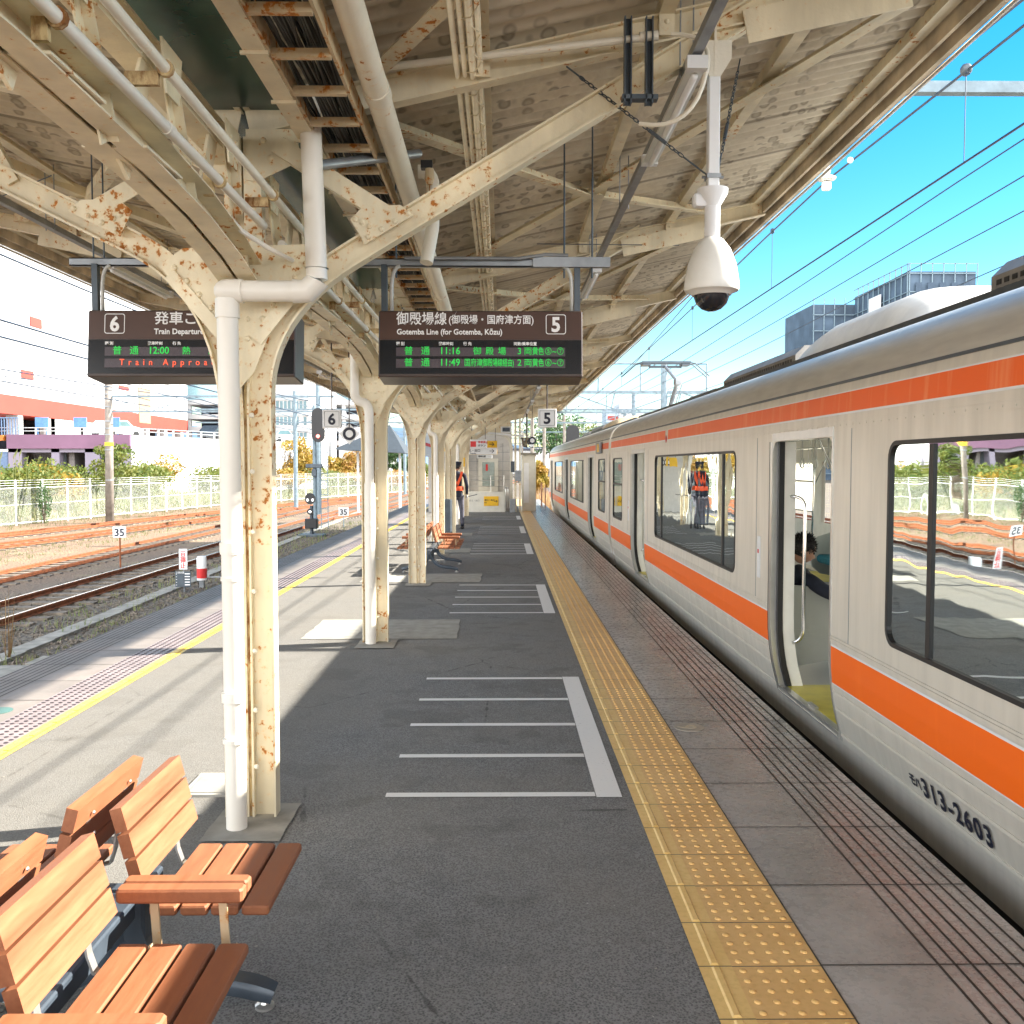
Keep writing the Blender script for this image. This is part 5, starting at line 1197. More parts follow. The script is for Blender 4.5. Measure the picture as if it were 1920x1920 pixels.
c1 = car(-2.85, 17.22, [(-1.70, -.45), (5.66, 6.92), (13.12, 14.42)], [(.60, 4.82), (8.03, 12.22), (15.58, 16.80)], 'nearest silver train car with open doors and the number 313-2603 on its side', True, upgap=(11.32, 11.50), fwins=[(.60, 4.82), (8.03, 12.22), (14.72, 16.0)])
c2 = car(17.52, 39.0, [(20.35, 21.65), (28.2, 29.5), (36.7, 37.9)], [(18.15, 19.38), (22.85, 27.2), (30.7, 35.2)], 'second silver train car ahead, carrying the raised pantograph', False)
b = MB(); b.bbox(2.75, 4.2, 17.2, 17.54, 0, 2.3, .05); c2.part('gangway_bellows', b, 'rubber')
b = MB(); b.bbox(1.93, 1.99, 18.6, 19.3, 1.90, 2.12, .01); sd_ = c2.part('side_display', b, 'galv'); b = MB(); b.box(1.925, 1.93, 18.63, 19.0, 1.93, 2.09); c2.part('display_face', b, 'yellow', parent=sd_)
# side number, wrapped on the tumblehome
zc0 = .064; up = Vector((xs(.165) - xs(.065), 0, .10)).normalized()
b = MB(); b.text('モハ', .068, (xs(zc0 + .012) - .008, 4.64, zc0 + .016), (0, -1, 0), up, bold=.02, depth=.0008); c1.part('car_letters', b, 'ink'); b = MB(); b.text('313-2603', .134, (xs(zc0) - .009, 4.49, zc0), (0, -1, 0), up, bold=.022, sx=1.08, depth=.0008, space=1.22)
c1.part('car_number', b, 'ink')
b = MB(); b.prism([(1.992, 11.41 - .045, 1.985), (1.992, 11.41, 1.94), (1.992, 11.41 + .045, 1.985), (1.992, 11.41, 2.03)], (.006, 0, 0)); c1.part('door_lamp', b, 'redp')
# roof equipment
def dome_cover(t, ya, yb, hw, h, mat, nm):
    b = MB(); n, m = 18, 14; vs = []; fs = []
    for i in range(n + 1):
        u = i / n; y = ya + (yb - ya) * u; e = min(1, sin(pi * u) * 1.35) ** .7 if 0 < u < 1 else 0
        for j in range(m + 1):
            v = -1 + 2 * j / m; prof = (1 - abs(v) ** 4) ** .6 if abs(v) < 1 else 0; vs.append((TC + v * hw, y, 2.56 + .06 * (1 - v * v) + h * e * prof))
    for i in range(n):
        for j in range(m): fs.append((i * (m + 1) + j, (i + 1) * (m + 1) + j, (i + 1) * (m + 1) + j + 1, i * (m + 1) + j + 1))
    b.add(vs, fs); t.part(nm, b, mat, smooth=True)
dome_cover(c1, 5.95, 9.05, .80, .34, 'acw', 'air_conditioner')
def vent_unit(t, ya, yb, x0, x1, z1):
    b = MB(); b.sweep([((x0 + x1) / 2, ya, 2.5), ((x0 + x1) / 2, yb, 2.5)], [(-(x1 - x0) / 2, 0), ((x1 - x0) / 2, 0), ((x1 - x0) / 2, z1 - 2.5 - .09), ((x1 - x0) / 2 - .09, z1 - 2.5), (-(x1 - x0) / 2 + .09, z1 - 2.5), (-(x1 - x0) / 2, z1 - 2.5 - .09)], (0, 0, 1))
    p = t.part('roof_unit', b, 'acg'); b = MB(); y = ya + .12
    while y < yb - .1:
        b.box(x0 - .004, x0, y, y + .05, z1 - .15, z1 - .12); b.box(x0 - .004, x0, y, y + .05, z1 - .20, z1 - .17); b.box(x0 + .12, x0 + .2, y, y + .04, z1, z1 + .004); y += .085
    t.part('louvre', b, 'black', parent=p)
vent_unit(c1, 9.15, 12.1, 2.85, 4.1, 2.83); vent_unit(c1, 2.9, 5.6, 2.90, 4.1, 2.87); vent_unit(c1, 13.4, 15.2, 2.95, 4.0, 2.76)
dome_cover(c2, 22.5, 26.0, .80, .28, plain('cream_roof_cover', (.62, .48, .28), .5), 'air_conditioner'); vent_unit(c2, 27.0, 30.5, 2.9, 4.1, 2.84); vent_unit(c2, 31.5, 34.0, 2.9, 4.1, 2.80)
t = c2
b = MB(); px, py = 3.5, 20.2; hz = 3.83
for dy in (-.14, .14): b.tube([(px - .92, py + dy, hz - .27), (px - .62, py + dy, hz - .01), (px - .50, py + dy, hz + .02), (px + .50, py + dy, hz + .02), (px + .62, py + dy, hz - .01), (px + .92, py + dy, hz - .27)], .014, 6)
b.box(px - .52, px + .52, py - .17, py - .11, hz, hz + .04); b.box(px - .52, px + .52, py + .11, py + .17, hz, hz + .04)
for s_ in (-.42, .42): b.bbox(px + s_ - .09, px + s_ + .09, py - .16, py + .16, hz - .05, hz, .01)
b.box(px - .35, px + .35, py - .03, py + .03, hz - .09, hz - .04)
pg = t.part('pantograph', b, 'dgrey')
b = MB(); b.tube([(px, py, hz - .06), (px, 18.75, 3.32)], .032, 8); b.tube([(px + .07, py, hz - .09), (px + .05, 18.8, 3.30)], .012, 6); b.bbox(px - .07, px + .07, 18.66, 18.84, 3.25, 3.38, .02); b.tube([(px, 18.75, 3.32), (px, 19.7, 2.80)], .045, 8); b.tube([(px + .1, 18.8, 3.28), (px + .1, 19.9, 2.72)], .010, 6); t.part('pantograph_arm', b, 'galv', parent=pg)
b = MB(); b.box(px - .5, px + .5, 19.2, 20.6, 2.68, 2.74)
for a in (-.45, .45):
    for yy in (19.25, 20.55): b.lathe([(.05, -.08), (.08, -.05), (.05, -.02), (.08, .0), (.05, .03)], (px + a, yy, 2.70), 10)
t.part('pantograph_base', b, 'galv', parent=pg)
# seated passenger seen through the open door
hx, hy, hz = 2.36, 7.36, 1.0
t = T('person', 'dark haired passenger in navy jacket seated inside the nearest open train door', 'person', (2.36, 7.5, .44))
J = [((2.34, 7.38, .52), (.13, .16)), ((2.33, 7.38, .68), (.11, .15)), ((2.34, 7.38, .81), (.10, .16)), ((2.35, 7.37, .90), .052),
     ((2.36, 7.21, .80), .064), ((2.44, 7.06, .72), .056), ((2.62, 7.05, .64), .042), ((2.36, 7.54, .80), .062), ((2.50, 7.52, .66), .052), ((2.66, 7.40, .68), .038),
     ((2.45, 7.30, .52), .082), ((2.83, 7.30, .50), .062), ((2.86, 7.30, .13), .045), ((2.45, 7.48, .52), .082), ((2.83, 7.50, .50), .062), ((2.86, 7.50, .13), .045)]
t.part('body', skinbody(J, [(0, 1), (1, 2), (2, 3), (2, 4), (4, 5), (5, 6), (2, 7), (7, 8), (8, 9), (0, 10), (10, 11), (11, 12), (0, 13), (13, 14), (14, 15)], 0), 'navy', smooth=True)
fd = (.93, -.12, -.42)
t.part('head', head_mesh((hx + .02, hy, hz), .088, fd), 'skin', smooth=True); t.part('eyes', eyes((hx + .02, hy, hz), .088, fd), 'hair'); t.part('mouth', mouth((hx + .02, hy, hz), .088, fd), 'redp'); t.part('hair', hairmesh((hx + .005, hy, hz + .015), .093, fd, 1500, -.35), 'hair')
hand(t, (2.63, 7.05, .635), (1, .25, .0), (0, .4, -1), .082, .8, 'skin', True); hand(t, (2.67, 7.39, .682), (1, -.15, .05), (0, -.4, -1), .082, .8, 'skin', False)
b = MB()
for yy in (7.30, 7.50): b.bbox(2.80, 3.06, yy - .045, yy + .045, .034, .12, .02)
t.part('shoes', b, 'black')
b = MB(); b.bbox(2.735, 2.805, 7.36, 7.375, .66, .80, .004); single('phone', b, 'black', 'dark phone held by the seated passenger inside the train', 'phone', loc=(2.77, 7.45, .7))
# ================================================================ FAR END OF THE PLATFORM
t = T('stair_building', 'cream clad stair building closing the far end of the platform', 'building', (-.5, 33.6, 0))
b = MB(); b.box(-2.6, .40, 36.3, 40.5, 0, 3.3); b.box(-2.6, -1.30, 33.6, 36.3, 0, 3.3)
t.part('wall', b, 'cladgrey')
b = MB()
for z in (1.1, 1.45, 1.8, 2.15): b.box(-1.30, .40, 36.292, 36.30, z, z + .012)
for x in (-.95, .05): b.box(x, x + .012, 36.29, 36.30, .9, 2.5)
t.part('cladding_joint', b, 'galv')
b = MB(); b.box(-.88, -.12, 36.24, 36.30, .55, 1.92); d = t.part('door', b, 'endwall'); b = MB(); b.box(-.73, -.27, 36.225, 36.24, .85, 1.78); t.part('door_glass', b, plain('green_grey_glass', (.30, .36, .33), .15), parent=d); b = MB(); b.box(-.60, -.52, 36.21, 36.225, 1.45, 1.70); t.part('door_notice', b, 'redp', parent=d)
b = MB(); b.box(-1.34, .12, 33.5, 33.62, 0, .72); b.box(.06, .14, 33.48, 33.64, 0, .76); t.part('low_wall', b, 'endwall')
b = MB(); b.box(-.62, -.10, 33.475, 33.5, .22, .56); p = t.part('yellow_notice', b, 'yellow'); b = MB(); y = 33.47
b.text('南口・北口', .072, (-.60, y, .40), bold=.02); b.text('Exit', .05, (-.60, y, .32), bold=.02)
b.bar((-.26, y, .38), (-.15, y, .38), .002, .014); b.bar((-.19, y, .42), (-.145, y, .38), .002, .014); b.bar((-.19, y, .34), (-.145, y, .38), .002, .014); t.part('notice_text', b, 'ink', parent=p)
b = MB(); b.text('乗り換え・出口', .075, (-1.30, 33.495, .38), bold=.02); t.part('wall_text', b, plain('grey_text', (.35, .35, .33), .6))
b = MB()
for z in (.92, 1.12, 1.28): b.tube([(-1.32, 33.56, z), (.10, 33.56, z)], .012, 6)
for x in (-1.3, -.38, .09): b.tube([(x, 33.56, .72), (x, 33.56, 1.30)], .016, 6)
t.part('railing', b, 'alu')
b = MB(); b.box(-1.36, -.98, 33.3, 33.9, 2.7, 2.95); b.sweep([(-1.25, 34.0, 2.2)] + bez((-1.25, 34.0, 2.35), (-1.2, 34.0, 2.78), (-.8, 34.0, 2.80), 8) + bez((-.2, 34.0, 2.80), (.34, 34.0, 2.78), (.36, 34.0, 2.3), 8) + [(.36, 34.0, 0)], [(-.05, -.05), (.05, -.05), (.05, .05), (-.05, .05)], (0, 1, 0)); t.part('portal_frame', b, 'endwall')
b = MB(); b.box(-1.3, .33, 34.05, 34.1, 2.82, 3.5); t.part('portal_panel', b, 'steel')
def sign(name, x0, x1, y, z0, z1, mat, lab, txt=None, hang=True, bar=None):
    t = T(name, lab, 'sign', ((x0 + x1) / 2, y, z0)); b = MB(); b.bbox(x0, x1, y, y + .10, z0, z1, .008); pl_ = t.part('panel', b, mat)
    if bar: b = MB(); b.box(x0 + .005, x1 - .005, y - .004, y, z0 + .005, (z0 + z1) / 2); t.part('white_panel', b, 'white', parent=pl_)
    if txt:
        for q, (s_, sz, x, z, m_) in enumerate(txt):
            b = MB()
            if s_ == '>': L = sz; b.bar((x, y - .007, z), (x + L, y - .007, z), .002, .018); b.bar((x + L * .55, y - .007, z + L * .42), (x + L + .006, y - .007, z), .002, .018); b.bar((x + L * .55, y - .007, z - L * .42), (x + L + .006, y - .007, z), .002, .018)
            else: b.text(s_, sz, (x, y - .006, z), bold=.02)
            t.part('arrow' if s_ == '>' else 'text', b, m_, parent=pl_)
    if hang:
        for xh in (x0 + .06, x1 - .06): b = MB(); b.tube([(xh, y + .05, z1), (xh, y + .05, 3.1)], .010, 6); t.part('hanger', b, 'brown')
    return t
sign('direction_sign', -1.28, -.14, 31.6, 2.02, 2.48, 'yellow', 'yellow and white direction sign with two right arrows before the stair building', [('>', .15, -.40, 2.365, 'ink'), ('>', .15, -.40, 2.14, 'ink'), ('改札・出口', .10, -1.20, 2.12, 'ink'), ('Transfer', .06, -1.05, 2.04, 'ink')], bar=True)
sign('emergency_sign', -1.02, -.46, 30.6, 2.22, 2.50, 'white', 'small white and red emergency button sign hanging before the yellow direction sign', [('非常停止', .085, -.76, 2.38, 'redp'), ('ボタン', .085, -.76, 2.27, 'ink')])
b = MB(); b.box(-1.00, -.82, 30.59, 30.6, 2.26, 2.44); single('red_pictogram', b, 'redp', 'red square pictogram on the small emergency button sign', 'pictogram', loc=(-.9, 30.6, 2.3))
sign('wall_notice', -.92, -.34, 35.2, 1.92, 2.10, 'white', 'small white rounded notice above the stair building door', [('乗車位置', .07, -.86, 1.97, 'ink')], hang=False)
sign('yellow_box_sign', -1.42, -1.12, 29.0, 1.62, 1.90, 'yellow', 'small plain yellow box sign at the sixth column, above the staff member', None)
sign('hanging_yellow_sign', -1.85, -1.35, 29.6, 2.1, 2.5, 'yellow', 'yellow sign half hidden behind the far columns', None)
t = T('platform_kiosk', 'pale grey lift tower beside the stair building at the platform end', 'tower', (1.15, 34.6, 0)); b = MB(); b.bbox(.76, 1.26, 34.2, 35.3, 0, 2.05, .02); t.part('body', b, 'endwall'); b = MB(); b.box(.82, 1.0, 34.19, 34.2, .3, 1.75); t.part('white_panel', b, 'white'); b = MB(); b.box(.70, 1.34, 34.1, 35.4, 2.05, 2.12); t.part('cap', b, 'concrete')
for i, (x, w_, h, lab) in enumerate(((.50, .07, 3.4, 'left'), (.66, .06, 3.4, 'right'))):
    b = MB(); b.box(x - w_ / 2, x + w_ / 2, 33.4, 33.5, 0, h); single('steel_post', b, 'steel', 'slim cream steel post at the platform end, %s of the pair beside the grey cabinet' % lab, 'post', loc=(x, 33.4, 0))
b = MB(); b.bbox(.48, .70, 33.1, 33.3, 1.10, 1.48, .01); single('control_box', b, 'galv', 'small grey control box on the steel posts at the platform end', 'box', loc=(.58, 33.2, 1.1))
b = MB(); b.bbox(.33, .47, 33.0, 33.15, 1.42, 1.80, .01); single('wall_phone', b, 'dgrey', 'dark telephone box on the portal beside the stair building', 'box', loc=(.4, 33.1, 1.42))
b = MB(); b.bbox(.30, .50, 33.1, 33.3, 0, .48, .01); single('floor_cabinet', b, 'galv', 'low grey cabinet standing at the foot of the steel posts', 'cabinet', loc=(.4, 33.2, 0))
for i, x in enumerate((.16, .24)): b = MB(); b.tube([(x, 33.4, 0), (x, 33.4, .78)] + bez((x, 33.4, .78), (x, 33.4, .86), (x - .03, 33.5, .88), 4)[1:], .022, 8); single('railing_tube', b, 'alu', '%s bent handrail tube at the low stair wall' % ('left' if i == 0 else 'right'), 'handrail', loc=(x, 33.4, 0), smooth=True)
t = T('convex_mirrors', 'pair of square mirrors angled under the canopy at the platform end', 'mirror', (.85, 32.5, 2.4))
for i, (x, rz) in enumerate(((.80, .25), (1.0, -.2))):
    b = MB(); b.prism([(x - .13, 32.5, 2.62), (x + .12, 32.5, 2.62), (x + .10, 32.45, 2.25), (x - .06, 32.45, 2.30)], (0, .03, 0)); p = t.part('casing', b, 'dgrey'); b = MB(); b.add([(x - .11, 32.495, 2.60), (x + .10, 32.495, 2.60), (x + .085, 32.445, 2.28), (x - .05, 32.445, 2.32)], [(0, 1, 2, 3)]); t.part('mirror_face', b, 'mirror', parent=p)
b = MB(); b.tube([(.88, 32.5, 2.62), (.88, 32.5, 3.5)], .03, 8); t.part('arm', b, 'brown')
t = T('ceiling_screen', 'white camera monitor housing on a bar under the far canopy', 'monitor', (.2, 33, 2.9)); b = MB(); b.bbox(-.02, .36, 33.0, 33.2, 2.80, 3.02, .01); b.bar((-.5, 33.05, 2.80), (.8, 33.05, 2.68), .05, .06); t.part('housing', b, 'white'); b = MB(); b.box(.04, .30, 32.99, 33.0, 2.84, 2.98); t.part('screen', b, 'castiron')
# things between the columns
t = T('poster_board', 'hanging white and red information poster edge-on beside the fourth column', 'sign', (-1.5, 19.5, 1.8)); b = MB(); b.add([(-1.66, 19.2, 1.93), (-1.42, 20.2, 1.78), (-1.42, 20.2, 2.36), (-1.66, 19.2, 2.45), (-1.68, 19.22, 1.93), (-1.44, 20.22, 1.78), (-1.44, 20.22, 2.36), (-1.68, 19.22, 2.45)], [(0, 1, 2, 3), (7, 6, 5, 4), (0, 4, 5, 1), (3, 2, 6, 7), (0, 3, 7, 4), (1, 5, 6, 2)]); pp = t.part('panel', b, 'white')
b = MB(); b.add([(-1.655, 19.2, 2.10), (-1.415, 20.2, 2.02), (-1.415, 20.2, 2.08), (-1.655, 19.2, 2.17)], [(0, 1, 2, 3)]); t.part('red_line', b, 'redp', parent=pp)
t = T('drinks_machine', 'grey utility cabinet between the fifth and sixth columns', 'cabinet', (-1.45, 26.6, 0)); b = MB(); b.bbox(-1.72, -1.42, 26.3, 27.2, 0, 1.5, .02); t.part('body', b, 'dgrey')
b = MB(); b.bbox(-1.30, -1.05, 19.9, 20.1, 0, .95, .03); single('waste_bin', b, 'dgrey', 'dark bin half hidden behind the fourth column', 'bin', loc=(-1.2, 20, 0))
t = T('shelter', 'dark conical shelter roof on slim posts far behind the third column', 'shelter', (-6.4, 52, -1.1)); b = MB(); b.add([(-8.9, 50, 2.5), (-5.1, 50, 2.3), (-5.1, 55, 2.3), (-8.9, 55, 2.5), (-6.2, 52.5, 3.9)], [(0, 1, 4), (1, 2, 4), (2, 3, 4), (3, 0, 4), (3, 2, 1, 0)]); t.part('roof', b, plain('dark_roof', (.03, .04, .05), .7)); b = MB()
for x in (-7.9, -5.6): b.box(x - .06, x + .06, 52, 52.12, -1.1, 2.4)
t.part('post', b, 'white')
# ================================================================ LINESIDE THINGS, LEFT
t = T('speed_sign', 'small white 35 sign on a post between the two nearer tracks', 'sign', (-11.0, 27.0, -1.1)); Q = 27.0; x = -10.92
b = MB(); b.tube([(x, Q, -1.6), (x, Q, -.30)], .025, 8); t.part('post', b, 'rust'); b = MB(); b.bbox(x - .19, x + .19, Q - .03, Q - .01, -.40, -.09, .005); p = t.part('plate', b, 'white'); b = MB(); b.text('35', .30, (x, Q - .032, -.355), align='CENTER', bold=.025); t.part('numeral', b, 'ink', parent=p)
x, Q = -6.95, 41.5
t = T('speed_sign', 'white 35 sign low beside the far signal', 'sign', (x, Q, -1.1)); b = MB(); b.tube([(x, Q, -1.12), (x, Q, -.50)], .02, 8); t.part('post', b, 'mast'); b = MB(); b.bbox(x - .22, x + .22, Q - .03, Q - .01, -.56, -.20, .005); p = t.part('plate', b, 'white'); b = MB(); b.text('35', .34, (x, Q - .032, -.51), align='CENTER', bold=.025); t.part('numeral', b, 'ink', parent=p)
x, Q = -6.92, 20.5
t = T('stop_sign', 'white upright board with red stop characters above a dark notice beside the trough', 'sign', (x, Q, -1.1)); b = MB(); b.tube([(x, Q + .02, -1.12), (x, Q + .02, -.3)], .02, 8); t.part('post', b, 'galv')
b = MB(); b.bbox(x - .09, x + .09, Q - .03, Q - .01, -.60, -.15, .004); p = t.part('plate', b, 'white'); b = MB()
for i, ch in enumerate('旦停止'): b.text(ch, .125, (x, Q - .032, -.335 - .115 * i), align='CENTER', bold=.02)
b.box(x - .055, x + .055, Q - .033, Q - .031, -.212, -.20); t.part('lettering', b, 'redp', parent=p)
b = MB(); b.bbox(x - .17, x + .17, Q - .06, Q - .04, -.98, -.64, .004); p = t.part('dark_notice', b, 'dgrey'); b = MB()
for i in range(5): b.box(x + .04, x + .15, Q - .063, Q - .060, -.70 - .06 * i, -.68 - .06 * i); b.box(x - .15, x - .13, Q - .063, Q - .060, -.70 - .06 * i, -.69 - .06 * i)
b.text('入換合図', .045, (x - .15, Q - .062, -.68)); t.part('notice_text', b, 'letter', parent=p)
x = -6.75; Q = 21.2
t = T('marker_post', 'stubby white post with a red lower band beside the stop board', 'post', (x, Q, -1.1)); b = MB(); b.lathe([(.11, 0), (.11, .50), (.09, .54), (0, .54)], (x, Q, -.92), 14); t.part('body', b, 'white', smooth=2); b = MB(); b.lathe([(.113, .05), (.113, .27)], (x, Q, -.92), 14); t.part('red_band', b, 'redp', smooth=True); b = MB(); b.tube([(x + .1, Q, -.85), (x + 1.6, Q, -.87)], .012, 6); b.box(x - .05, x + .05, Q - .05, Q + .05, -1.12, -.9); t.part('rod', b, 'galv')
x, Q = -7.35, 36.5
t = T('shunting_signal', 'low shunting signal with white lamps and a black box beside the far platform edge', 'signal', (x, Q, -1.1)); b = MB(); b.tube([(x, Q, -1.1), (x, Q, .1)], .07, 10); b.bbox(x - .5, x + .5, Q - .3, Q + .3, -1.1, -1.0, .02); t.part('post', b, 'dgrey')
b = MB(); b.bbox(x - .23, x + .23, Q - .2, Q + .2, -.78, -.40, .02); t.part('box', b, 'black'); b = MB(); b.lathe([(0, 0), (.20, 0), (.20, .08), (0, .08)], (0, 0, 0), 20); b.v = [(x + v[0], Q - .2 - v[2], .38 + v[1] * 1.1) for v in b.v]; n0 = len(b.v); b.lathe([(0, 0), (.12, 0), (.12, .10), (0, .10)], (0, 0, 0), 16); b.v = b.v[:n0] + [(x + v[0], Q - .2 - v[2], -.12 + v[1]) for v in b.v[n0:]]
hd = t.part('signal_head', b, 'black'); b = MB()
for dx, z in ((-.09, .33), (.10, .33), (0, -.12)): b.ball((x + dx, Q - .30, z), .045, 10)
t.part('lamp', b, plain('lit_white_lamp', (.95, .95, .9), .3, emit=1.2), parent=hd)
x, Q = -7.9, 40.0
t = T('colour_light_signal', 'tall signal mast with one red light, behind the sign with the 6', 'signal', (x, Q, -1.1)); b = MB(); b.tube([(x, Q, -1.1), (x, Q, 4.2)], .085, 10); t.part('mast', b, 'mast'); b = MB()
z = -.8
while z < 3.6: b.box(x + .25, x + .55, Q - .015, Q + .015, z, z + .03); z += .3
b.box(x + .24, x + .27, Q - .02, Q + .02, -1.0, 3.6); b.box(x + .53, x + .56, Q - .02, Q + .02, -1.0, 3.6); t.part('ladder', b, 'mast')
b = MB(); b.prism([(x + .20 + .27 * cos(a) , Q - .25, 3.35 + .30 * sin(a) + (.42 if sin(a) > 0 else -.42)) for a in [2 * pi * i / 24 for i in range(24)]], (0, .1, 0)); hd = t.part('signal_head', b, 'black'); b = MB(); b.ball((x + .20, Q - .28, 2.88), .075, 12); t.part('red_lamp', b, plain('lit_red_lamp', (1, .12, .10), .3, emit=1.6), parent=hd)
b = MB(); b.bbox(x - .35, x + .35, Q - .2, Q - .05, 1.55, 1.72, .02); b.bbox(x - .1, x + .1, Q - .2, Q, 1.2, 1.5, .02); t.part('route_indicator', b, 'dgrey')
# fence
ang = atan2(.157, 1); F0 = Vector((-29.0, 33, 0)); Fd = Vector((.160, 1, 0)).normalized(); F1 = F0 + Fd * 43.5; Fe = Vector((.295, 1, 0)).normalized()
def Fp(s_): return F0 + Fd * s_ if s_ < 43.5 else F1 + Fe * (s_ - 43.5)
def Fq(s_, d): u = Fd if s_ < 43.5 else Fe; p = Fp(s_); return p.x - d * u.y, p.y + d * u.x
t = T('mesh_fence', 'long white chain-link fence beyond the rusty sidings', 'fence', (-20, 50, -1.1))
n = N('chain_link_mesh'); n.t.nodes.remove(n.b); X, Y, Z = n.xyz(); s_ = .075
u1 = n.math('ADD', Y, Z); u2 = n.math('SUBTRACT', Y, Z); ln = n.math('MAXIMUM', n.line(u1, s_, .0065), n.line(u2, s_, .0065))
tr = n.new('ShaderNodeBsdfTransparent'); df = n.new('ShaderNodeBsdfDiffuse'); df.inputs[0].default_value = (.50, .53, .49, 1); mx = n.new('ShaderNodeMixShader'); n.set(mx.inputs[0], ln); n.t.links.new(tr.outputs[0], mx.inputs[1]); n.t.links.new(df.outputs[0], mx.inputs[2]); n.t.links.new(mx.outputs[0], n.out.inputs[0])
B2 = Fp(105); b = MB()
for A, B_ in ((F0, F1), (F1, B2)): b.add([(A.x, A.y, -1.55), (B_.x, B_.y, -1.55), (B_.x, B_.y, .43), (A.x, A.y, .43)], [(0, 1, 2, 3)])
t.part('mesh', b, n.m)
b = MB()
for z in (.43, -1.46): b.tube([(F0.x, F0.y, z), (F1.x, F1.y, z), (B2.x, B2.y, z)], .024, 5)
for z in (.58, .71, .84): b.tube([(F0.x, F0.y, z), (F1.x, F1.y, z), (B2.x, B2.y, z)], .008, 4)
for z in (-.48,): b.tube([(F0.x, F0.y, z), (F1.x, F1.y, z), (B2.x, B2.y, z)], .010, 4)
t.part('rail', b, 'letter')
for i in range(46): p = Fp(2.27 * i); b = MB(); b.tube([(p.x, p.y - .02, -1.6), (p.x, p.y - .02, .88)], .044 if i < 30 else .035, 5); t.part('post', b, 'letter')
# bank and bushes behind the fence
b = MB(); vs = []; fs = []; rr = random.Random(9); nU, nV = 60, 8
for i in range(nU + 1):
    for j in range(nV + 1):
        s0_ = 112 * i / nU - 4; d = .5 + j * 1.5; px_, py_ = Fq(s0_, d); z = -1.6 + 2.05 * min(1, (j / 5) ** .8) + rr.uniform(-.1, .1); vs.append((px_, py_, z))
for i in range(nU):
    for j in range(nV): fs.append((i * (nV + 1) + j, i * (nV + 1) + j + 1, (i + 1) * (nV + 1) + j + 1, (i + 1) * (nV + 1) + j))
b.add(vs, fs); struct('grass_bank', b, 'dirt', smooth=True)
b = MB()
for i in range(24000):
    s_ = 108 * rr.random() ** 1.15; d = rr.uniform(.35, 9); x, y = Fq(s_, d); z = -1.6 + 2.05 * min(1, (max(0, d - .5) / 7.5) ** .8); h = rr.uniform(.25, .8); a = rr.uniform(0, 6); w_ = rr.uniform(.02, .06)
    b.add([(x - w_ * cos(a), y - w_ * sin(a), z), (x + w_ * cos(a), y + w_ * sin(a), z), (x + .25 * cos(a + 1), y + .25 * sin(a + 1), z + h)], [(0, 1, 2)])
struct('tall_grass', b, 'grass', kind='stuff')
G = 'green bushes behind the white fence'
lbl = {0: 'large yellow green bush directly behind the fence at the left edge of the picture'}
def shrub(s_, d, w_, h, mat, lab, seed, nm='bush', gr=G, cat='bush', n_=900, leafsz=.085):
    x, y = Fq(s_, d); z0 = -1.6 + 2.05 * min(1, (max(0, d) / 7.5) ** .8) - .1
    t = T(nm, lab, cat, (x, y, z0), gr); b = MB(); r_ = random.Random(seed)
    for k in range(6): b.leaves((x + r_.uniform(-.5, .5) * w_, y + r_.uniform(-.5, .5) * w_, z0 + h * r_.uniform(.30, .68)), (w_ * r_.uniform(.35, .6), w_ * r_.uniform(.35, .6), h * r_.uniform(.25, .40)), n_ // 6, leafsz, seed * 7 + k)
    t.part('foliage', b, mat); b = MB()
    for k in range(5): a = k * 1.3; b.tube([(x, y, z0 - .1), (x + .3 * w_ * cos(a), y + .3 * w_ * sin(a), z0 + h * .5)], .02, 5)
    t.part('stem', b, 'bark')
for i in range(17):
    s_ = 11.5 + i * 3.8; shrub(s_, 3.0 + (i * 7 % 3) * 1.0, 3.0 + (i * 5 % 4) * .3, 2.0 + (i * 3 % 5) * .20, 'leafg' if i % 4 else 'leafy', 'leafy bush in the row behind the white fence, %s from the left' % (ORD[i] if i < 10 else ['eleventh', 'twelfth', 'thirteenth', 'fourteenth', 'fifteenth', 'sixteenth', 'seventeenth'][i - 10]), 40 + i, n_=3000, leafsz=.12)
shrub(10.5, .5, .6, 1.3, 'pink', 'pink flowering shrub just behind the fence at far left', 91, 'flowering_shrub', None, 'shrub', 400, .05)
shrub(20.3, -.15, .5, 2.7, 'leafd', 'dark climbing vine clinging to the fence left of the tall pole', 92, 'climbing_vine', None, 'vine', 700, .06)
b = MB()                                                     # plume grass
for i in range(26):
    x, y = -28.5 + rr.uniform(-1.4, 3.2), 49 + rr.uniform(0, 6); h = rr.uniform(.9, 1.7) + .5; b.tube([(x, y, 0), (x + .05, y, h)], .012, 4); b.tube([(x + .05, y, h), (x + .09, y, h + .15), (x + .18, y, h + .38)], .04, 5, scale=[.5, 1, .2])
struct('plume_grass', b, 'grass', kind='stuff')
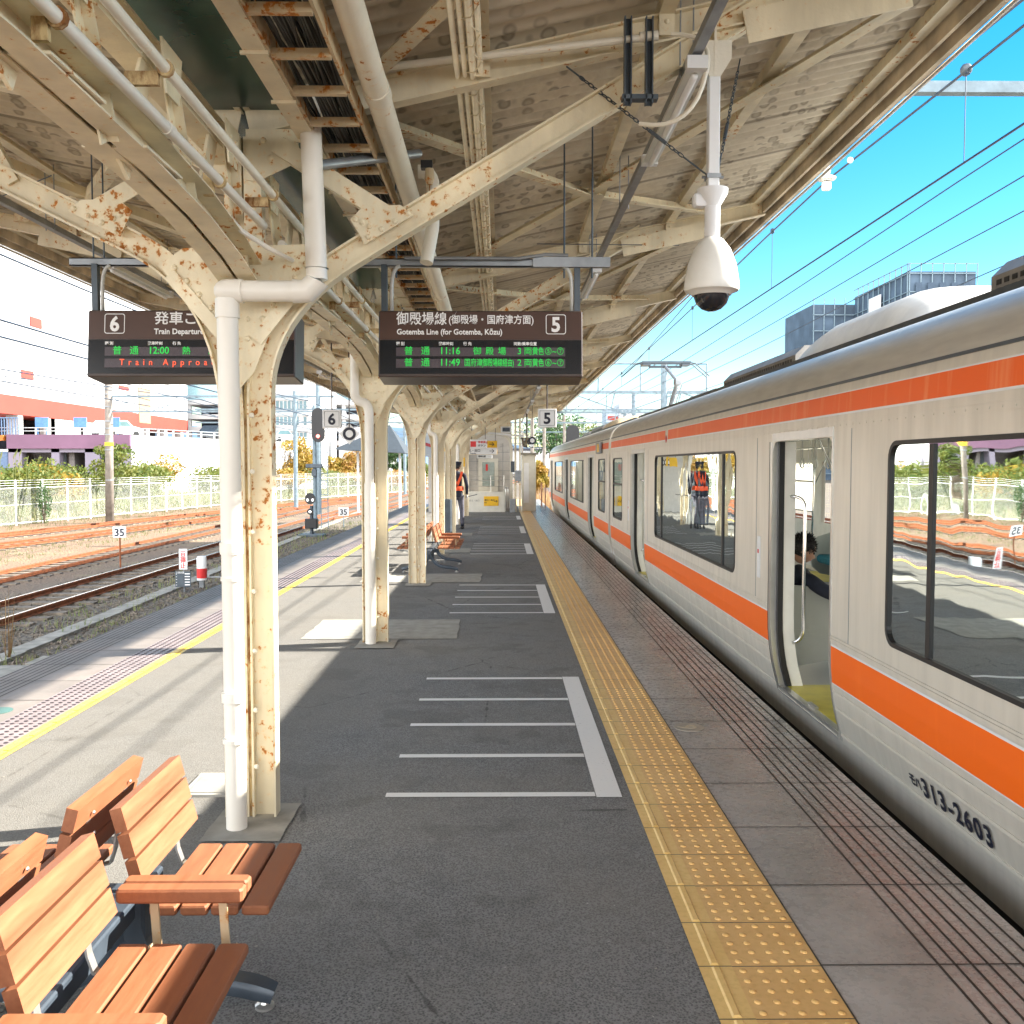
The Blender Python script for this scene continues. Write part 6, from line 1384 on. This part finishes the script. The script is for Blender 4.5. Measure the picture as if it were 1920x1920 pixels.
def tree(x, y, z0, h, w_, mat, lab, seed, gr=None, n_=2600, ls=.12, trunk=.3, nm='tree'):
    t = T(nm, lab, 'tree', (x, y, z0), gr); r_ = random.Random(seed); b = MB(); b.tube([(x, y, z0), (x + .05, y, z0 + h * trunk), (x - .03, y, z0 + h * .75)], .09 * h / 4, 8, scale=[1, .75, .3]); tips = []
    for k in range(9):
        a = k * 2.4 + r_.random(); u = r_.uniform(.25, .7); e = (x + cos(a) * w_ * r_.uniform(.4, .8), y + sin(a) * w_ * r_.uniform(.4, .8), z0 + h * (u + .25)); b.tube([(x, y, z0 + h * u * .8), ((x + e[0]) / 2, (y + e[1]) / 2, (z0 + h * u + e[2]) / 2), e], .035 * h / 4, 5, scale=[1, .7, .2]); tips.append(e)
    t.part('trunk', b, 'bark'); b = MB(); tips += [(x + r_.uniform(-.3, .3) * w_, y, z0 + h * q) for q in (.5, .65, .8, .92)]
    for k, e in enumerate(tips): b.leaves(e, (w_ * r_.uniform(.28, .45), w_ * r_.uniform(.28, .45), h * r_.uniform(.09, .16)), n_ // len(tips), ls, seed * 11 + k)
    t.part('crown', b, mat); return t
tree(-24.2, 58.5, -.5, 3.4, 1.35, 'leafg', 'small round tree behind the tall lineside pole', 5, None, 1800, .09)
G = 'autumn trees behind the white fence'
for i, (x, y, h, w_, m_, lab) in enumerate(((-19.8, 92, 5.6, 2.3, 'leafy', 'bright yellow tree seen right of the first column'), (-18.3, 104, 4.0, 2.0, 'leafy', 'yellow tree right behind the shunting signal'), (-16.9, 106, 4.6, 2.2, 'leafo', 'orange brown tree left of the second column'), (-15.0, 108, 4.2, 2.1, 'leafo', 'amber tree between the yellow tree and the signal'))):
    tree(x, y, -1.6, h, w_, m_, lab, 70 + i, G, 2600, .15)
tree(-13.0, 116, -1.1, 4.6, 2.3, 'leafd', 'dark green tree seen between the second and third columns', 81, None, 3000, .15)
tree(-10.6, 118, -1.1, 3.4, 1.9, 'leafg', 'lower light green tree beside the dark green tree', 82, None, 1800, .15)
for i, (s_, h) in enumerate(((74, 2.4), (80, 2.3), (86, 2.2), (92, 2.3))): shrub(s_, 1.5, 2.6, h, 'leafo' if i % 2 else 'leafy', 'low autumn bush far along the fence, %s of four' % ORD[i].replace('nearest', 'first'), 120 + i, gr='autumn bushes far along the fence', n_=1500, leafsz=.14)
# ================================================================ BUILDINGS, LEFT
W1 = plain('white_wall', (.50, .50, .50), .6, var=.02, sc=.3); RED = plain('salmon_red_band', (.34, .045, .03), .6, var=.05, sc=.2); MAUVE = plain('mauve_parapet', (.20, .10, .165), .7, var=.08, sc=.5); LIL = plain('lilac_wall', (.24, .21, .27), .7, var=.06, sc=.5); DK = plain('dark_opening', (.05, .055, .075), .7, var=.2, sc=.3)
t = T('shopping_mall', 'huge white shopping mall with a red band along its lower wall', 'building', (-75, 130, 0))
b = MB(); b.box(-110, -60, 70, 181.4, 10.2, 34); b.box(-110, -61.2, 70, 181.4, -1, 3.6); t.part('wall', b, W1)
b = MB(); b.box(-110, -59.9, 70, 181.3, 7.9, 10.2); t.part('red_band', b, RED)
b = MB(); b.box(-110, -66, 70, 181, 3.6, 7.9); t.part('deck_interior', b, DK); y = 84
while y < 181: b = MB(); b.box(-61.5, -60, y, y + 1.2, 3.6, 7.9); t.part('pillar', b, W1); y += 8.5
b = MB(); b.box(-59.98, -59.88, 121.5, 124.5, 19.4, 20.6); b.box(-59.98, -59.88, 119, 122, 12.6, 13.6); b.box(-59.98, -59.88, 149, 153, 13.6, 14.2); t.part('wall_sign', b, RED)
b = MB(); b.box(-60.0, -59.85, 157, 162, 8.7, 14.5); t.part('stair_recess', b, plain('brown_recess', (.30, .22, .14), .7)); b = MB(); b.box(-60.5, -60, 125.5, 150, 3.6, 8.0); t.part('infill_wall', b, W1)
b = MB(); q = 78
while q < 181: b.box(-60.02, -59.97, q, q + .12, 10.2, 34); q += 6.2
for z in (16, 22, 28): b.box(-60.02, -59.97, 70, 181.4, z, z + .12)
mj = mk('panel_joint', b, plain('panel_joint', (.30, .31, .33), .7), (-75, 130, 0)); mj.parent = bpy.data.objects['shopping_mall']
t = T('ramp_building', 'low mauve and white building with a car deck on its roof', 'building', (-29, 73, -1.6)); cA = Vector((-27.7, 70.8, 0)); dr = Vector((3.34, 10, 0)).normalized()  # ramp building, fence, pole and outer left tracks scaled outward about the camera
L = 30; cB = cA + dr * L; ZT = 3.94
b = MB(); b.add([(cA.x, cA.y, -1.6), (cB.x, cB.y, -1.6), (cB.x - 20, cB.y + 8, -1.6), (cA.x - 10, 86, -1.6), (cA.x, cA.y, ZT - .05), (cB.x, cB.y, ZT - .05), (cB.x - 20, cB.y + 8, ZT - .05), (cA.x - 10, 86, ZT - .05)], [(0, 1, 5, 4), (1, 2, 6, 5), (4, 5, 6, 7)]); t.part('side_wall', b, W1)
b = MB(); b.box(-36.8, -27.66, 70.6, 70.9, 2.90, ZT); t.part('parapet', b, MAUVE)
b = MB()
for x0, x1 in ((-36.8, -35.8), (-33.6, -33.0), (-31.1, -30.0), (-28.9, -27.67)): b.box(x0, x1, 70.8, 71.5, -1.6, 2.90)
b.box(-36.8, -27.67, 70.8, 71.5, 2.62, 2.90); t.part('front_wall', b, LIL)
b = MB(); b.box(-36.8, -27.7, 73.8, 74.0, -1.6, 2.90); b.box(-36.8, -36.6, 71.5, 73.8, -1.6, 2.90); b.box(-32.6, -32.2, 71.5, 73.8, -1.6, 2.90); t.part('recess_wall', b, plain('grey_recess_wall', (.22, .195, .19), .8)); b = MB(); b.box(-34.4, -33.8, 73.7, 73.8, -1.6, 2.6); t.part('door', b, 'dgrey')
b = MB(); b.box(-36.8, -27.6, 70.9, 86, ZT - .06, ZT - .02); t.part('roof_deck', b, 'concrete')
b = MB()
for z in (ZT + .28, ZT + .52): b.tube([(-38, 71.2, z), (-27.9, 71.2, z), tuple(cB + Vector((-.3, 0, z)))], .035, 5)
q = 0
while q < L: p = cA + dr * q; b.box(p.x - .35, p.x - .23, p.y, p.y + .1, ZT - .05, ZT + .52); q += 1.8
for x in range(6): b.box(-36.6 + x * 1.65, -36.5 + x * 1.65, 71.17, 71.23, ZT, ZT + .52)
t.part('guard_rail', b, 'alu')
for i, x in enumerate((-34.9, -32.0, -29.5)): b = MB(); b.bbox(x - .5, x + .5, 72.1, 72.2, ZT + .6, ZT + 1.35, .02); b.box(x - .35, x - .3, 72.15, 72.19, ZT, ZT + .6); b.box(x + .3, x + .35, 72.15, 72.19, ZT, ZT + .6); single('blue_notice_board', b, plain('blue_board', (.09, .22, .45), .5) if i == 0 else bpy.data.materials['blue_board'], 'pale blue board on the car deck, %s of three' % ('leftmost', 'middle one', 'rightmost')[i], 'board', 'blue boards on the car deck', loc=(x, 72.1, ZT))
t = T('orange_staircase', 'orange and blue outdoor staircase at the far left edge beside the mauve building', 'staircase', (-38.3, 70.8, -1.6)); b = MB(); b.sweep([(-40.7, 70.8, 2.5), (-38.5, 70.8, 3.6), (-37.0, 70.8, 3.7)], [(-.2, -.3), (.2, -.3), (.2, .3), (-.2, .3)], (0, 1, 0)); b.box(-40.7, -37.1, 70.6, 70.8, .8, 1.15); t.part('stringer', b, plain('orange_steel', (.50, .15, .015), .5)); b = MB(); x = -40.7
while x < -36.0: b.box(x, x + .06, 70.9, 70.96, 3.7, 5.2); b.box(x, x + .06, 70.8, 70.86, -1.6, .75); x += .21
b.box(-40.7, -36.0, 70.88, 70.97, 5.15, 5.24); b.box(-40.7, -37.0, 71.1, 71.2, -1.6, 2.7); t.part('railing', b, plain('blue_railing', (.12, .19, .32), .5))
# parked cars on the deck
def parked_car(x, y, rz, col, lab):
    c, s_ = cos(rz), sin(rz); t = T('parked_car', lab, 'car', (x, y, 3.90), 'cars parked on the roof deck')
    def TR(b): b.v = [(x + v[0] * c - v[1] * s_, y + v[0] * s_ + v[1] * c, v[2] + 3.90) for v in b.v]; return b
    out = [(-2.2, .3), (-2.2, .75), (-1.9, .85), (-1.3, 1.35), (.4, 1.40), (1.1, .95), (2.0, .85), (2.2, .6), (2.2, .3)]
    b = MB(); b.prism([(px, -.85, pz) for px, pz in out], (0, 1.7, 0)); bd = t.part('body', TR(b), plain('car_paint_%d' % len(bpy.data.materials), col, .25, .2)); b = MB()
    for yy in (-.86, .86): b.prism([(-1.7, yy, .9), (-1.2, yy, 1.28), (.35, yy, 1.32), (.9, yy, .95)], (0, .01 if yy > 0 else -.01, 0))
    t.part('window', TR(b), 'glassb', parent=bd)
    for px in (-1.4, 1.4):
        for yy in (-.8, .8): b = MB(); b.tube([(px, yy - .1, .32), (px, yy + .1, .32)], .32, 14); t.part('wheel', TR(b), 'black')
p = cA + dr * 17; parked_car(p.x - 3.5, p.y, 1.25, (.05, .06, .07), 'dark parked car on the roof deck left of the first column')
p = cA + dr * 7; parked_car(p.x - 6, p.y, 1.25, (.75, .75, .75), 'white parked car on the roof deck nearest the mauve parapet')
p = cA + dr * 28; parked_car(p.x - 4, p.y, 1.25, (.30, .32, .34), 'grey parked car farther along the roof deck')
t = T('parking_structure', 'glassy multi level parking structure behind the first column', 'building', (-50, 186, 0)); b = MB()
for k, z in enumerate((5.5, 8.2, 10.6, 13.4)): b.box(-62, -28, 184, 220, z, z + .9)
t.part('deck_slab', b, W1); b = MB(); b.box(-62, -28, 196, 197, -1, 13.4); t.part('interior', b, DK); b = MB(); b.box(-61, -28.2, 184.5, 219, 14.3, 19.5); t.part('glass_wall', b, plain('pale_blue_glass', (.35, .55, .60), .15, .2)); x = -61
while x < -28: b = MB(); b.box(x, x + .7, 184.2, 185, -1, 14); t.part('pillar', b, W1); x += 6
t = T('office_block', 'white office block with rows of broken windows right of the first column', 'building', (-36, 150, 0)); b = MB(); b.box(-41, -30.5, 150, 175, -1, 15.2); b.box(-36, -29, 150.5, 160, -1, 9.4); t.part('wall', b, W1); rr2 = random.Random(4)
for r_ in range(4):
    z = 3.0 + r_ * 2.5; b = MB(); x = -40.6
    while x < -30.8:
        if rr2.random() < .75: b.box(x, x + .45, 149.94, 150, z, z + 1.3)
        x += .62
    t.part('window_row', b, 'glassb'); b = MB(); b.box(-41.1, -30.4, 149.8, 150, z + 1.5, z + 1.9); t.part('floor_band', b, plain('grey_floor_band', (.45, .52, .55), .5) if r_ == 0 else bpy.data.materials['grey_floor_band'])
t = T('small_white_building', 'plain white building far behind the signal masts', 'building', (-23, 160, 0)); b = MB(); b.box(-27.5, -19.5, 160, 170, -1, 8.0); b.box(-24, -18.7, 158, 169, -1, 4.8); t.part('wall', b, W1); b = MB(); b.box(-22, -21.4, 157.9, 158, 1, 3.5); b.box(-20.7, -20.1, 157.9, 158, 1, 3.5); t.part('window', b, 'glassb')
# lineside pole
t = T('lineside_pole', 'tall weathered concrete pole with bands standing before the fence', 'pole', (-22.1, 53.3, -1.6)); b = MB(); b.tube([(-22.1, 53.3, -1.6), (-22.05, 53.3, 2.7), (-22.0, 53.3, 7.3)], .235, 14, scale=[1, .92, .84]); t.part('shaft', b, 'mastc', smooth=True)
for z in (.8, 2.5, 3.35, 3.7, 4.1, 4.9, 5.6, 6.0): b = MB(); b.tube([(-22.06, 53.3, z), (-22.06, 53.3, z + .06)], .235, 12); t.part('band', b, 'galv')
b = MB(); b.tube([(-22.05, 53.3, 2.75), (-22.05, 53.3, 2.95)], .24, 12); t.part('yellow_band', b, 'yellow')
# ================================================================ CATENARY
def gantry(y, x0, x1, z, masts, lab, frames=(), truss=True):
    t = T('catenary_gantry', lab, 'gantry', ((x0 + x1) / 2, y, -1.1), 'catenary gantries across the tracks'); b = MB(); b.bar((x0, y, z), (x1, y, z), .12, .12)
    if truss: b.bar((x0, y, z - .85), (x1, y, z - .85), .09, .09); 
    t.part('beam', b, 'mast'); b = MB(); x = x0; k = 0
    while truss and x < x1 - 1: b.bar((x, y, z - (.85 if k % 2 else 0)), (x + 2.4, y, z - (0 if k % 2 else .85)), .05, .05); x += 2.4; k += 1
    if truss: t.part('lattice', b, 'mast')
    for m in masts: b = MB(); b.tube([(m, y, -1.1), (m, y, z + 1.2)], .14, 10); t.part('mast', b, 'mast')
    for f in frames: b = MB(); b.tube([(f - .9, y, z), (f - .9, y, z + 1.2), (f + .9, y, z + 1.2), (f + .9, y, z)], .045, 5); b.tube([(f - .2, y, z - .0), (f - .35, y, z - .75), (f + .3, y, z - .95)], .03, 5); t.part('hanger_frame', b, 'mast')
    return t
gantry(53.3, -22.1, -9.4, 5.52, [-10.3], 'gantry reaching from the tall pole over the left tracks')
gantry(40, -2, 13.5, 4.75, [6.9], 'nearest full gantry over the right tracks, behind the pantograph', (1.9, 5.0, 7.8))
gantry(10.5, 4.3, 16, 5.80, [15.8], 'pale blue beam high above the nearest train car', (), False)
gantry(62, -20, 18, 5.3, [-13.5, 8.7], 'second gantry behind the pantograph', (3.4, 7.8, 12)); gantry(88, -14, 22, 5.6, [-9, 11.5], 'third gantry over the right tracks', (0, 4, 8)); gantry(118, -14, 26, 5.8, [-11, 14], 'fourth gantry over the right tracks', (0, 5)); gantry(150, -16, 30, 6, [-13, 3, 18], 'fifth gantry over the far tracks'); gantry(190, -16, 34, 6, [-14, 6, 22], 'farthest gantry over the tracks')
for i, (x, y) in enumerate(((1.9, 58), (3.0, 66), (5.2, 78), (.9, 92), (2.4, 108), (4.2, 126), (-6.6, 70))):
    b = MB(); b.tube([(x, y, -1.1), (x, y, 5.8)], .13, 8, scale=[1, .8]); b.tube([(x, y, 5.2), (x + 1.6, y, 4.6)], .04, 5); single('catenary_mast', b, 'mastc', 'slim catenary mast in the far track throat, %s from the camera' % ORD[i], 'mast', 'slim masts beyond the platform end', loc=(x, y, -1.1))
def wire(pts, r, lab, nm='overhead_wire'):
    b = MB(); b.tube(pts, r, 6, False); single(nm, b, 'wire', lab, 'wire', 'overhead wires', loc=pts[0])
def sag(x0, x1, ys_, zt, zb, per=50, ph=0): return [(x0 + (x1 - x0) * (y - ys_[0]) / (ys_[-1] - ys_[0]), y, zt - (zt - zb) * sin(pi * (((y - ph) % per) / per)) ** 1) for y in ys_]
yy = [-5 + 2.5 * i for i in range(60)]
wire([(3.45, y, 3.92) for y in (-5, 20, 60, 140)], .0085, 'contact wire directly above the train')
pts = [(3.45, y, 4.70 - .45 * max(0, sin(pi * (((y - 10.5) % 50) / 50))) ** .9) for y in yy]; wire(pts, .010, 'sagging messenger wire above the train')
wire([(3.05 + .4 * min(1, abs(y - 10.5) / 14), y, 4.62 - .35 * min(1, abs(y - 10.5) / 14)) for y in yy[:14]], .0085, 'wire slanting from the roof edge insulator to the messenger wire')
for i, (x, z) in enumerate(((6.0, 5.08), (6.8, 5.12), (7.5, 5.03), (8.6, 4.85))):
    wire([(x, y, z + .35 * (1 - sin(pi * (((y - 10.5) % 50) / 50)))) for y in yy], .009, ('highest', 'second', 'third', 'lowest')[i] + ' of the feeder wires right of the train')
for i, (x, z) in enumerate(((7.6, 4.0), (11.6, 4.0), (11.6, 4.7), (-9.1, 4.0), (-9.1, 4.7), (-14.2, 4.05), (-14.2, 4.75), (-18.5, 5.2), (-19.2, 5.9), (-9.6, 6.1))):
    wire([(x, y, z - (.4 * sin(pi * (((y - 45) % 50) / 50)) if z > 4.1 else 0)) for y in yy], .012 if x > 0 else .020, 'overhead wire above the tracks %s' % ['just right of the train', 'two tracks right of the train, lower', 'two tracks right of the train, upper', 'over the nearest left track, lower', 'over the nearest left track, upper', 'over the second left track, lower', 'over the second left track, upper', 'crossing in front of the white mall, lower', 'crossing in front of the white mall, upper', 'highest over the left tracks'][i])
b = MB(); y = 7.1
for i in range(14): yq = 7.1 + 5.0 * i; zz = 4.70 - .45 * max(0, sin(pi * (((yq - 10.5) % 50) / 50))) ** .9; b = MB(); b.tube([(3.45, yq, 3.92), (3.45, yq, zz)], .004, 4); b.bbox(3.43, 3.47, yq - .03, yq + .03, zz - .03, zz + .03, .008); single('dropper_wire', b, 'wire', 'thin dropper between contact and messenger wire above the train, %s from the camera' % (ORD[i] if i < 10 else ['eleventh', 'twelfth', 'thirteenth', 'fourteenth'][i - 10]), 'wire', 'droppers above the train', loc=(3.45, yq, 3.92))
t = T('insulator', 'white porcelain insulator at the wire joint beside the roof edge', 'insulator', (3.05, 9.4, 4.45)); b = MB(); x, y, z = 3.14, 9.2, 4.46
b.lathe([(.012, -.05), (.04, -.05), (.05, -.03), (.085, -.04), (.09, -.02), (.03, .01), (.04, .05), (.012, .12)], (x, y, z), 16); t.part('bell', b, 'ceram', smooth=2); b = MB(); b.bbox(x - .04, x + .04, y - .03, y + .03, z - .14, z - .06, .01); b.ball((x + .08, y - .4, z + .02), .03, 8); t.part('clamp', b, 'ceram')
b = MB(); b.ball((3.45, 7.1, 4.60), .045, 10); single('wire_weight', b, 'dgrey', 'round dark pulley on the messenger wire high at the upper right', 'pulley', loc=(3.45, 7.1, 4.6), smooth=True)
# ================================================================ RIGHT SIDE BACKGROUND
t = T('scaffolded_building', 'tall building wrapped in blue grey scaffold netting behind the train roof', 'building', (68, 160, -1.1)); NET = plain('blue_netting', (.075, .115, .165), .8, var=.22, sc=.25)
b = MB(); b.box(57.0, 66, 173.2, 190, -1.1, 31); b.box(64.6, 75.2, 150, 173, -1.1, 32.3); t.part('netting', b, NET); b = MB(); z = 0
while z < 33: 
    b.box(64.5, 75.3, 149.7, 149.85, z, z + .12); b.box(64.3, 64.45, 149.8, 173, z, z + .12)
    if z < 31: b.box(56.9, 64.6, 172.8, 172.95, z, z + .14)
    z += 2.9
x = 64.5
while x < 75.4: b.box(x, x + .12, 149.7, 149.85, -1.1, 33.6); x += 1.8
x = 57
while x < 64.6: b.box(x, x + .14, 172.8, 172.95, -1.1, 32.2); x += 1.9
x = 150
while x < 173: b.box(64.3, 64.45, x, x + .14, -1.1, 33.6); x += 2.3
b.box(64.3, 75.3, 149.7, 149.8, 33.4, 33.52); b.box(64.3, 64.42, 149.8, 173, 33.4, 33.52); t.part('scaffold', b, plain('scaffold_tube', (.20, .28, .33), .5)); b = MB(); b.box(64.05, 64.2, 160, 165, 26.5, 30.5); t.part('banner', b, 'white')
b = MB()
for q in range(5): b.box(65.5 + q * 1.9, 66.5 + q * 1.9, 149.6, 149.7, 23, 30.5)
t.part('net_seam', b, plain('dark_net_seam', (.05, .08, .12), .8))
t = T('pale_tower', 'pale slab tower with a small red sign behind the catenary', 'building', (26, 230, -1)); b = MB(); b.box(25.6, 28.6, 230, 240, -1, 15.5); t.part('wall', b, plain('pale_blue_wall', (.40, .48, .58), .6)); b = MB(); b.box(28.6, 32.5, 229, 240, -1, 16.6); t.part('white_wing', b, W1); b = MB(); b.box(25.9, 28.4, 229.9, 230, 12.6, 13.6); t.part('red_sign', b, RED)
rr3 = random.Random(8)
for i in range(9):
    x = rr3.uniform(-12, 60); y = rr3.uniform(240, 420); w_ = rr3.uniform(8, 18); h = rr3.uniform(5, 10); t = T('distant_house', 'low distant building on the skyline beyond the tracks, %s from the left' % '', 'building', (x, y, -1), 'distant buildings beyond the tracks'); t.e['label'] = '%s distant building on the skyline beyond the tracks, %s of nine from the camera' % ('white' if i % 2 else 'lilac', ORD[i].replace('nearest', 'first'))
    b = MB(); b.box(x, x + w_, y, y + 10, -1, h); t.part('wall', b, W1 if i % 2 else LIL); b = MB(); b.box(x - .3, x + w_ + .3, y - .3, y + 10.3, h, h + .5); t.part('roof', b, DK)
t = T('railway_signal', 'dark rounded signal head rising above the far train car', 'signal', (4.4, 62, -1)); b = MB(); b.prism([(4.55 + .42 * cos(a), 60, 3.45 + .42 * sin(a) + (.35 if sin(a) > 0 else -.35)) for a in [2 * pi * i / 20 for i in range(20)]], (0, .15, 0)); t.part('head', b, 'black'); b = MB(); b.tube([(4.55, 60.1, -1.1), (4.55, 60.1, 3.2)], .09, 8); t.part('post', b, 'mast')
b = MB(); b.box(2.2, 7.5, 66, 72, -1.1, 1.2); b.box(2.0, 7.7, 65.8, 72.2, 1.2, 1.4); single('track_hut', b, plain('grey_hut', (.22, .22, .25), .7), 'low grey equipment hut beyond the platform end beside the tracks', 'hut', loc=(4, 66, -1.1))
b = MB()
for i in range(2600): x, y = rr3.uniform(1.6, 5.2), rr3.uniform(48, 62); a = rr3.uniform(0, 6); h = rr3.uniform(.5, 1.5); b.add([(x - .04 * cos(a), y - .04 * sin(a), -1.1), (x + .04 * cos(a), y + .04 * sin(a), -1.1), (x + .2 * cos(a + 1), y + .2 * sin(a + 1), -1.1 + h)], [(0, 1, 2)])
struct('dry_reeds', b, 'straw', kind='stuff')
for i, (x, y, h, w_, m_, lab) in enumerate(((2.3, 60, 2.9, .8, 'leafy', 'small bright yellow shrub beyond the reeds at the platform end'), (6.5, 110, 8.5, 4.5, 'leafd', 'broad dark tree behind the far end of the train'), (17, 150, 9, 6, 'leafg', 'large distant green tree right of the far train end'))): tree(x, y, -1.1, h, w_, m_, lab, 200 + i, None, 2200, .1 + .03 * h / 2)
b = MB(); b.box(1.62, 1.68, 38.5, 38.56, 0, .95); b.box(1.70, 1.74, 36.8, 36.84, 0, .9); single('end_barrier', b, plain('pink_post', (.70, .42, .34), .6), 'thin pinkish barrier posts at the end of the platform', 'barrier', loc=(1.6, 38.5, 0))
